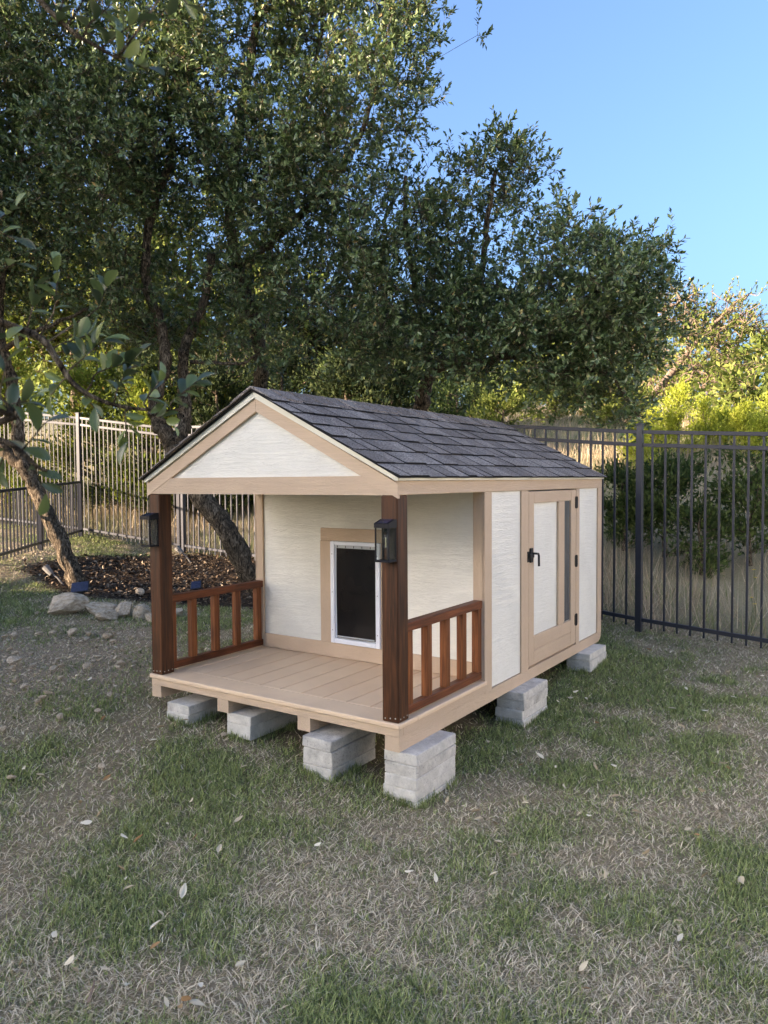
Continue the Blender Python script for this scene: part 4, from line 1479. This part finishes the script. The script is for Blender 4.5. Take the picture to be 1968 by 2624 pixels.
# main hanging branch (photograph left, middle height)
D1 = 1.62
hang_branch([n0 + [.17, .12, 1.9], X_(-250, 800, 1.5), X_(-60, 812, 1.55), X_(40, 840, D1), X_(110, 872, D1), X_(148, 925, D1), X_(190, 985, D1), X_(255, 1025, D1), X_(330, 1045, D1 + .02), X_(420, 1052, D1 + .03), X_(470, 1048, D1 + .04)], .011, .0022,
            [(X_(60, 838, D1), (-.3, .1, -.2), 4, .03), (X_(80, 800, D1), (.2, .1, 1), 5, .05), (X_(140, 790, D1), (.1, 0, 1), 7, .09), (X_(160, 880, D1), (1, 0, .3), 6, .06),
             (X_(250, 790, D1 + .05), (.35, .2, 1), 7, .06), (X_(200, 930, D1), (.8, -.2, .6), 8, .08), (X_(160, 975, D1), (-.4, 0, -.5), 3, .04), (X_(250, 955, D1), (1, .1, .35), 7, .08),
             (X_(215, 1010, D1), (.4, -.1, -.5), 4, .04), (X_(300, 1000, D1), (.5, 0, 1), 8, .06), (X_(320, 1060, D1), (.1, 0, -1), 6, .06), (X_(370, 1030, D1), (.6, 0, .8), 8, .06), (X_(440, 1030, D1), (1, 0, .8), 8, .07), (X_(385, 1060, D1), (.6, 0, -.3), 5, .05)], .048)
# lower left twigs
D2 = 1.12
hang_branch([n0 + [.12, .09, 1.5], X_(-260, 1060, 1.1), X_(-60, 1110, D2), X_(30, 1140, D2), X_(95, 1195, D2), X_(120, 1205, D2)], .007, .002,
            [(X_(0, 1010, D2), (.2, 0, .8), 4, .05), (X_(10, 1040, D2), (1, 0, .2), 4, .04), (X_(20, 1130, D2), (-.2, 0, -.6), 3, .04), (X_(60, 1150, D2), (.7, 0, .8), 4, .05), (X_(85, 1185, D2), (.3, 0, -.8), 4, .05), (X_(-10, 1075, D2), (.6, 0, .4), 4, .04)], .042)
# upper left, just in view
D3 = 1.5
hang_branch([n0 + [.2, .14, 2.4], X_(-220, 420, 1.4), X_(-70, 520, D3), X_(-10, 560, D3)], .006, .002,
            [(X_(0, 560, D3), (.7, 0, .5), 4, .04), (X_(-10, 590, D3), (.6, 0, -.3), 3, .04), (X_(-20, 690, D3), (1, 0, .2), 4, .05)], .045)
# top left, slightly out of focus
D4 = 1.25
hang_branch([n0 + [.28, .18, 3.3], X_(-150, -260, 1.15), X_(40, -70, D4), X_(120, 20, D4), X_(190, 85, D4), X_(250, 120, D4), X_(300, 150, D4)], .007, .0022,
            [(X_(60, -20, D4), (0, 0, 1), 3, .04), (X_(190, 40, D4), (.5, 0, .8), 6, .06), (X_(230, 60, D4), (.6, 0, .5), 6, .05), (X_(270, 115, D4), (.8, 0, .6), 6, .06), (X_(300, 140, D4), (.8, 0, -.4), 6, .05), (X_(150, 60, D4), (.2, 0, .9), 5, .05), (X_(440, -40, D4), (.3, 0, -.4), 3, .04)], .042)
# the rest of that tree's crown, outside the frame
cN = n0 + np.array([-.3, -.9, 3.3])
nn_ = 5000
dd = rand_dirs(nn_, gN); rr_ = gN.random(nn_) ** .35
pos = cN + dd * rr_[:, None] * np.array([1.1, 1.2, 1.0])
V, F = leaf_arrays(pos - n0, rand_dirs(nn_, gN) + np.array([0, 0, .3]), rand_dirs(nn_, gN) * .5 + np.array([0, 0, .8]), gN.uniform(.04, .06, nn_), gN.uniform(.018, .026, nn_))
cr = obj('crown', mesh_np('crown', V, F, None, True), oak_leaf, nt_); cr['kind'] = 'stuff'

# ================================================================== BIG HOUSE added unseen behind the viewer to shade the yard
th = R(SUN_TH)
bd0 = 30.0
bhx, bhy = -4.0 - bd0 * math.cos(th), 6.9 - bd0 * math.sin(th)
bh = thing('house', 'added unseen stucco house on the rise behind the viewer that shades the lawn', 'house', (bhx, bhy, zg1(bhx, bhy) - .4), th)
stucco = plain('beige_stucco', srgb(206, 196, 180), .9, .1, 60, .08, .3)
tile_m = plain('brown_roof_tile', srgb(110, 90, 78), .9, .1, 12, .2, .3)
win_m = plain('dark_window_glass', srgb(60, 70, 80), .08, .5)
HW, HL, HE, HR = 9.0, 17.0, 6.6, 9.3
box('wall', (-HW, -HL, 0), (0, 0, HE), stucco, bh, .02)
m = MB(); m.prism([(-HW - .5, HE - .15), (.5, HE - .15), (.5, HE + .05), (-HW / 2, HR), (-HW - .5, HE + .05)], 1, -HL - .5, .35); m.build('roof', tile_m, bh)
for k in range(6):
    for zz in (1.0, 3.9):
        wd_ = box('window', (.001, -3 - k * 3.6, zz), (.05, -1.6 - k * 3.6, zz + 1.3), white_plastic, bh, .005)
        box('pane', (.0255, -.62, -.58), (.03, .62, .58), win_m, wd_, .002)

# unseen pale house added on the right, its sunlit wall bounces fill light back
bounce_house = thing('house', 'added unseen pale house right of the lawn, bouncing sun onto the side wall', 'house', (11.5, 0.0, zg1(11.5, 0) - .1), R(4))
render_m = plain('pale_bounce_wall', srgb(216, 222, 228), .9, .1, 60, .05, .2)
box('wall', (0, -9, 0), (8, 7, 6.2), render_m, bounce_house, .02)
m = MB(); m.prism([(-.5, 6.05), (8.5, 6.05), (8.5, 6.25), (4, 8.4), (-.5, 6.25)], 1, -9.5, 7.5); m.build('roof', tile_m, bounce_house)
for k in range(4):
    for zz in (1.0, 3.9):
        wd_ = box('window', (-.05, -7 + k * 3.6, zz), (-.001, -5.8 + k * 3.6, zz + 1.2), white_plastic, bounce_house, .005)
        box('pane', (-.03, -.52, -.53), (-.0255, .52, .53), win_m, wd_, .002)

# ================================================================== SMALL THINGS ON THE GROUND
def rock_mesh(seed, sub=3, amp=.34):
    import bmesh
    bm = bmesh.new(); bmesh.ops.create_icosphere(bm, subdivisions=sub, radius=.5)
    g = np.random.default_rng(seed)
    pl = [(rand_dirs(1, g)[0], g.uniform(.24, .42)) for _ in range(13)]
    for v in bm.verts:
        p = np.array(v.co)
        for (n_, d_) in pl:
            k = p.dot(n_)
            if k > d_: p = p - n_ * (k - d_) * .97
        d = p / (np.linalg.norm(p) + 1e-6)
        p = p * (1 + amp * .35 * (float(fbm(np.array([d[0] * 2.5 + seed]), np.array([d[1] * 2.5 + d[2] * 1.9]), 13)[0]) - .5))
        v.co = p
    me = bpy.data.meshes.new('rock'); bm.to_mesh(me); bm.free()
    return me


for i, (u, v, w_, dp, h_, lab) in enumerate(((170, 1572, .42, .26, .22, 'largest pale limestone rock edging the mulch bed below the solar panel'),
                                            (252, 1572, .36, .22, .14, 'long low limestone rock touching the largest rock of the bed edge'),
                                            (274, 1588, .22, .15, .11, 'small limestone rock lying before the long low rock'),
                                            (320, 1580, .20, .17, .17, 'blocky limestone rock in the middle of the bed edge'),
                                            (364, 1584, .20, .16, .16, 'reddish limestone rock beside the porch post in the bed edge'),
                                            (390, 1592, .15, .13, .10, 'small limestone rock half behind the porch post'),
                                            (452, 1580, .15, .13, .11, 'limestone rock seen between the left railing balusters'),
                                            (359, 1523, .12, .09, .08, 'white stone lying alone on the dark mulch'))):
    p = onground(u, v)
    o = obj('rock', rock_mesh(400 + i), stone_m, None, (p[0], p[1], p[2] + h_ * .30), (random.uniform(-.15, .15), random.uniform(-.15, .15), random.uniform(-.4, .4)), (w_ * 1.05, dp * 1.05, h_ * 1.15))
    tag(o, lab, 'rock', 'limestone rocks by the mulch bed')

# scattered stones in the thin grass
st_meshes = [rock_mesh(430 + k, 2, .4) for k in range(5)]
for me in st_meshes: me.materials.append(stone_m)
gS = np.random.default_rng(71)
fixed = [(185, 1630, .10), (228, 1635, .085), (278, 1643, .11), (40, 1685, .075), (36, 1707, .11), (222, 1720, .085), (158, 1715, .06), (40, 1752, .065), (148, 1700, .06), (280, 1790, .055), (250, 1832, .05), (8, 1880, .06),
         (97, 1808, .06), (155, 1848, .06), (60, 1770, .05), (575, 1893, .05), (12, 1642, .08), (95, 1580, .07), (560, 1895, .03), (30, 2005, .055), (260, 1975, .045), (114, 1690, .05), (300, 1690, .045), (345, 1640, .06), (330, 1700, .04)]
pts = []
for (u, v, s) in fixed:
    p = onground(u, v); pts.append((p[0], p[1], s))
for _ in range(400):
    if len(pts) > 75: break
    x, y = gS.uniform(-3.7, -1.0), gS.uniform(4.2, 7.0)
    if gravel_mask(np.array([x]), np.array([y]))[0] > .5 and under_house(np.array([x]), np.array([y]))[0] == 0:
        pts.append((x, y, gS.uniform(.03, .075)))
for i, (x, y, s) in enumerate(pts):
    o = obj('stone', st_meshes[i % 5], None, None, (x, y, zg1(x, y) + s * .3 + .012), (gS.uniform(-.3, .3), gS.uniform(-.3, .3), gS.uniform(0, 6)), (s, s * gS.uniform(.6, .9), s * gS.uniform(.4, .65)))
    tag(o, 'small pale limestone piece lying in thin grass before the mulch bed', 'stone', 'scattered limestone pieces')
# pebbles: too many to count
nP = 9000
px = gS.uniform(-6, 1.5, nP * 5); py = gS.uniform(2.4, 10.5, nP * 5)
k = gravel_mask(px, py) * 1.0 + .012 > gS.random(nP * 5)
px, py = px[k][:nP], py[k][:nP]
ico = rock_mesh(999, 1, .4)
iv = np.array([v.co[:] for v in ico.vertices]); itri = np.array([p.vertices[:] for p in ico.polygons])
s = gS.uniform(.006, .02, len(px)) * (1 + (gS.random(len(px)) < .08) * 1.0)
rot = gS.random(len(px)) * 6.28
Vx = (iv[None, :, 0] * np.cos(rot)[:, None] - iv[None, :, 1] * np.sin(rot)[:, None]) * s[:, None] * 1.2 + px[:, None]
Vy = (iv[None, :, 0] * np.sin(rot)[:, None] + iv[None, :, 1] * np.cos(rot)[:, None]) * s[:, None] + py[:, None]
Vz = iv[None, :, 2] * s[:, None] * .7 + (zg(px, py) + s * .2)[:, None]
V = np.stack([Vx, Vy, Vz], -1).reshape(-1, 3)
F = (np.arange(len(px))[:, None, None] * len(iv) + itri[None]).reshape(-1, 3)
tag(obj('gravel', mesh_np('gravel', V, F), stone_m), 'pale limestone gravel scattered through thin grass', 'gravel', None, 'stuff')
# bark mulch chips
nM = 15000
mx = gS.uniform(-4.4, .8, nM * 3); my = gS.uniform(7.0, 11.0, nM * 3)
k = mulch_mask(mx, my) > gS.random(nM * 3) * 1.02 + .02
mx, my = mx[k][:nM], my[k][:nM]; n = len(mx)
dirs = rand_dirs(n, gS) * np.array([1, 1, .45]); nr = rand_dirs(n, gS) * .5 + np.array([0, 0, 1])
ln = gS.uniform(.02, .06, n)
V, F = leaf_arrays(np.c_[mx, my, zg(mx, my) + gS.uniform(.0, .022, n)], dirs, nr, ln, ln * gS.uniform(.35, .7, n), .25)
tag(obj('mulch', mesh_np('mulch', V, F), chip_m), 'brown bark mulch and leaf litter under the oaks', 'mulch', None, 'stuff')

# fallen leaves one can point at
gL = np.random.default_rng(81)
lit_mesh = mesh_py('fallen_leaf', [(a - .5, b * 1.0, (c + .35 * (a - .5) ** 2)) for (a, b, c) in lv], lf, True); lit_mesh.materials.append(litter_m)
lp = [(255, 2106), (222, 2127), (355, 2173), (311, 2247), (324, 2275), (412, 2370), (398, 2453), (194, 2523), (515, 2557), (326, 2558), (505, 2605), (478, 2595), (563, 2203), (398, 2404), (140, 2424), (1310, 2270), (1277, 2178), (1570, 2173), (1424, 1985), (1345, 2082), (1342, 2050), (1830, 1978), (1850, 1976), (1866, 1983), (1865, 1990), (1940, 1965), (1575, 1797), (1470, 1772), (1628, 1775), (1660, 1810), (1395, 1885), (1335, 1980), (1550, 2267), (1786, 2162), (1743, 2432), (1880, 2385), (1805, 2270), (1265, 2265), (1500, 2560), (1672, 2330), (1740, 2385), (1655, 2207), (275, 2015), (728, 2170), (612, 2120)]
spots = [onground(u, v) for (u, v) in lp]
while len(spots) < 165:
    x, y = gL.uniform(-2.6, 3.6), gL.uniform(2.1, 6.2)
    if abs(x) > y * .56 or under_house(np.array([x]), np.array([y]))[0] > 0: continue
    spots.append(np.array([x, y, zg1(x, y)]))
for p in spots:
    s_ = gL.uniform(.028, .052)
    o = obj('fallen_leaf', lit_mesh, None, None, (p[0], p[1], zg1(p[0], p[1]) + gL.uniform(.034, .048)), (gL.normal() * .3, gL.normal() * .3, gL.uniform(0, 6.28)), (s_, s_ * gL.uniform(.8, 1.1), s_ * gL.uniform(.6, 2) * (1 if gL.random() < .6 else -1)))
    tag(o, 'dry pale oak leaf lying on the lawn', 'fallen leaf', 'dry oak leaves on the lawn')


# ------------------------------------------------------------------ grass
def blades(px, py, h, w, lean, colr, g, zoff=-.004, flat=False):
    n = len(px)
    a = g.random(n) * 2 * math.pi
    d = np.c_[np.cos(a), np.sin(a), np.zeros(n)]
    sd = np.c_[-np.sin(a + g.normal(size=n) * .5), np.cos(a), np.zeros(n)]
    b = np.c_[px, py, zg(px, py) + zoff]
    up = np.array([0, 0, 1.])
    tip = b + d * (h * lean)[:, None] + up * (h * np.sqrt(np.clip(1 - lean ** 2, .04, 1)) * .92)[:, None]
    mid = b + (tip - b) * .5 + up * (h * .09)[:, None]
    W_ = (w / 2)[:, None]
    if flat:
        V = np.stack([b - sd * W_, b + sd * W_, tip], 1).reshape(-1, 3)
        return V, np.arange(n * 3).reshape(-1, 3), np.repeat(colr, 3, 0)
    V = np.stack([b - sd * W_, b + sd * W_, mid - sd * W_ * .8, mid + sd * W_ * .8, tip], 1).reshape(-1, 3)
    o = np.arange(n)[:, None] * 5
    F = np.concatenate([o + np.array([[0, 1, 3]]), o + np.array([[0, 3, 2]]), o + np.array([[2, 3, 4]])], 0)
    shade = np.array([.92, .92, 1, 1, 1.05])
    C_ = (colr[:, None, :] * shade[None, :, None]).reshape(-1, 3)
    return V, F, C_


gG = np.random.default_rng(17)


def lawn_points(n, edge=False):
    """denser towards the viewer, a little wider than the view"""
    out = []
    tot = 0
    while tot < n:
        m_ = n
        y = 1.5 + (gG.random(m_) ** 1.55) * 10.2
        x = (gG.random(m_) * 2 - 1) * (.62 * y + .5)
        if edge:
            x = np.sign(x) * (.62 * y + .5 + 1.6 * gG.random(m_))
        keep = (beyond(x, y) < .25) & (mulch_mask(x, y) < .35 + .2 * gG.random(m_))
        keep &= gG.random(m_) > gravel_mask(x, y) * .55
        keep &= gG.random(m_) > under_house(x, y) * .8
        # bare patches in the straw
        keep &= gG.random(m_) < .55 + .45 * patch(x, y)
        keep &= gG.random(m_) > worn(x, y) * .35
        out.append(np.c_[x, y][keep]); tot += keep.sum()
    return np.concatenate(out)[:n]


NB = 590000
pts = np.concatenate([lawn_points(520000), lawn_points(70000, True)])
x, y = pts[:, 0], pts[:, 1]
pt = patch(x, y)
dist = y
green = gG.random(NB) < .34 + .50 * pt
gshade = gG.random(NB)[:, None]
cg = np.array([.085, .125, .04]) * (1 - gshade) + np.array([.44, .49, .19]) * gshade
cs = np.array([.40, .305, .19]) * (1 - gshade) + np.array([.92, .79, .58]) * gshade
colr = np.where(green[:, None], cg, cs)
hgt = np.where(green, gG.uniform(.016, .046, NB) * (.7 + .5 * pt), gG.uniform(.018, .06, NB))
lean = np.where(green, gG.uniform(.35, .97, NB), gG.uniform(.8, .995, NB))
wid = gG.uniform(.0018, .0036, NB) * (1 + .07 * dist)
nt2 = 420
tx = gG.uniform(-3.2, 3.6, nt2 * 3); ty = gG.uniform(1.9, 6.8, nt2 * 3)
kk = (patch(tx, ty) > .35) & (beyond(tx, ty) < 0) & (under_house(tx, ty) < .05) & (gravel_mask(tx, ty) < .6)
tx, ty = tx[kk][:nt2], ty[kk][:nt2]
# grass pushed up against the blocks
bx, by_ = [], []
for (x0_, y0_) in ((-.099, .016), (-.565, -.055), (-1.2, .028), (-1.655, -.03), (-.099, 1.293), (-.095, 2.54)):
    for q in range(16):
        t_ = gG.random()
        a_, b2_ = ((x0_ - .01 + .21 * t_, y0_ - .012) if q < 7 else (x0_ + .203, y0_ + .4 * t_))
        w_ = hw(a_, b2_); bx.append(w_[0]); by_.append(w_[1])
tx = np.r_[tx, bx]; ty = np.r_[ty, by_]
kx = np.repeat(np.arange(len(tx)), 26); nk = len(kx)
ux = tx[kx] + gG.normal(size=nk) * .022; uy = ty[kx] + gG.normal(size=nk) * .022
gs2 = gG.random(nk)[:, None]
V0, F0, C0 = blades(ux, uy, gG.uniform(.03, .075, nk), gG.uniform(.002, .004, nk), gG.uniform(.15, .8, nk), np.array([.085, .125, .04]) * (1 - gs2) + np.array([.40, .45, .17]) * gs2, gG)
nr_ = (y < 3.5) & (np.abs(x) < .62 * y + .5)
V, F, C_ = blades(x[nr_], y[nr_], hgt[nr_], wid[nr_], lean[nr_], colr[nr_], gG)
fr_ = ~nr_
V2, F2, C2 = blades(x[fr_], y[fr_], hgt[fr_], wid[fr_] * np.where(np.abs(x[fr_]) < .62 * y[fr_] + .5, 2.0, 3.0), lean[fr_], colr[fr_], gG, -.004, True)
V, F, C_ = np.concatenate([V, V2, V0]), np.concatenate([F, F2 + len(V), F0 + len(V) + len(V2)]), np.concatenate([C_, C2, C0])
tag(obj('grass', mesh_np('grass', V, F, C_), blade_m), 'short patchy lawn grass, green blades mixed with straw', 'grass', None, 'stuff')
# wild grass beyond the fence
NW_ = 62000
wx = gG.uniform(-11, 13, NW_ * 3); wy = gG.uniform(6.0, 24, NW_ * 3)
bd_ = beyond(wx, wy)
k = (bd_ > .05) & (np.abs(wx) < wy * .62 + 1) & (gG.random(len(wx)) < np.clip(1.25 - bd_ / 14, .16, 1)) & (gG.random(len(wx)) < .25 + .75 * (fbm(wx * .8, wy * .8, 92) > .44))
wx, wy, bd_ = wx[k][:NW_], wy[k][:NW_], bd_[k][:NW_]
n = len(wx)
mixv = fbm(wx * .9, wy * .9, 97)
br = gG.random(n) < np.clip((mixv - .36) * 4 + .25 * ((bd_ < 3) & (wx > 0)) - .3 * (wx < -1.5), .1, .85)
sh_ = gG.random(n)[:, None]
colr = np.where(br[:, None], np.array([.34, .24, .15]) * (1 - sh_) + np.array([.76, .60, .41]) * sh_, np.array([.12, .145, .05]) * (1 - sh_) + np.array([.36, .38, .17]) * sh_)
hgt = gG.uniform(.15, .42, n) * (1 + .6 * br) * (.35 + .9 * fbm(wx * .7, wy * .7, 99))
V, F, C_ = blades(wx, wy, hgt, gG.uniform(.003, .006, n) * (1 + .06 * wy), gG.uniform(.1, .75, n), colr, gG, -.004, True)
tag(obj('wild_grass', mesh_np('wild_grass', V, F, C_), blade_m), 'tall dry and green wild grass beyond the metal fences', 'wild grass', None, 'stuff')

# yellow wildflowers behind the right fence
yel = plain('yellow_petal', srgb(232, 186, 40), .6, .2); stem_m = plain('green_stem', srgb(80, 96, 50), .7, .2)
for i, (u, v, d) in enumerate(((1932, 1460, 7.1), (1936, 1480, 7.2), (1926, 1531, 7.0), (1934, 1548, 7.05))):
    p = at(u, v, d); z0 = zg1(p[0], p[1])
    fl = thing('wildflower', 'tiny yellow wildflower in the grass behind the fence', 'flower', (p[0], p[1], z0), 0, 'yellow wildflowers')
    hh_ = max(.08, p[2] - z0)
    m = MB(); m.tube([(0, 0, -.02), (.01, 0, hh_ * .5), (0, 0, hh_)], .002, 5); m.build('stem', stem_m, fl)
    m = MB()
    for q in range(7):
        a = q * 2 * math.pi / 7
        c_, s_ = math.cos(a), math.sin(a)
        m.add([(0, 0, hh_), (c_ * .012 - s_ * .005, s_ * .012 + c_ * .005, hh_ + .004), (c_ * .022, s_ * .022, hh_ + .002), (c_ * .012 + s_ * .005, s_ * .012 - c_ * .005, hh_ + .004)], [(0, 1, 2, 3)])
    m.build('blossom', yel, fl)

# solar garden lights in the mulch
dark_plastic = plain('dark_grey_plastic', srgb(48, 48, 52), .5, .3)
grey_plastic = plain('weathered_grey_plastic', srgb(130, 126, 120), .5, .3)


def solar_panel_light(u, v, vtop, label, w=.17, dp=.12, yaw=.1):
    p = onground(u, v)
    d = p[1]
    h = at(u, vtop, d)[2] - p[2]
    t = thing('solar_light', label, 'garden light', tuple(p), yaw, 'solar garden lights')
    m = MB(); m.tube([(0, 0, -.06), (0, 0, h - .03)], .012, 8); m.box((-.03, -.02, max(.01, h - .10)), (.03, .03, h - .05), .004); m.build('stake', dark_plastic, t)
    pn = box('panel', (-w / 2, -dp / 2, -.008), (w / 2, dp / 2, .008), dark_plastic, t, .003)
    pn.location = (0, 0, h - .01); pn.rotation_euler = (R(48), R(-6), 0)
    box('solar_cell', (-w / 2 + .006, -dp / 2 + .006, .0085), (w / 2 - .006, dp / 2 - .006, .0105), solar_m, pn, .0005)


solar_panel_light(206, 1534, 1502, 'blue solar garden panel standing in front of the leaning oak trunk')
solar_panel_light(503, 1530, 1497, 'dark blue solar garden panel just above the left porch railing', .11, .1, 0)


def spot(u, v, uh, vh, label):
    p = onground(u, v); q = at(uh, vh, p[1])
    t = thing('spot_light', label, 'garden light', tuple(p), 0, 'stake spotlights')
    e = q - p
    m = MB(); m.tube([(0, 0, -.05), tuple(e * .5), tuple(e)], .009, 7); m.build('stake', grey_plastic, t)
    ax = np.array([-.55, .1, .55])
    m = MB(); m.tube([tuple(e - ax * .07), tuple(e - ax * .02), tuple(e + ax * .07)], [.025, .032, .038], 10); m.build('lamp_head', grey_plastic, t)


spot(172, 1500, 124, 1462, 'thin stake spotlight leaning in the sunny grass by the oak trunk')
spot(497, 1445, 460, 1410, 'grey stake spotlight tilted on the mulch by the fence corner')
# dry stick on the lawn
p0 = onground(225, 2585); p1 = onground(242, 2530)
m = MB(); m.tube([tuple(p0 + [0, 0, .018]), tuple((p0 + p1) / 2 + [.004, 0, .026]), tuple(p1 + [0, 0, .02])], [.004, .0045, .003], 7)
tag(m.build('stick', pale_bark_m), 'short grey stick lying in the grass', 'stick')
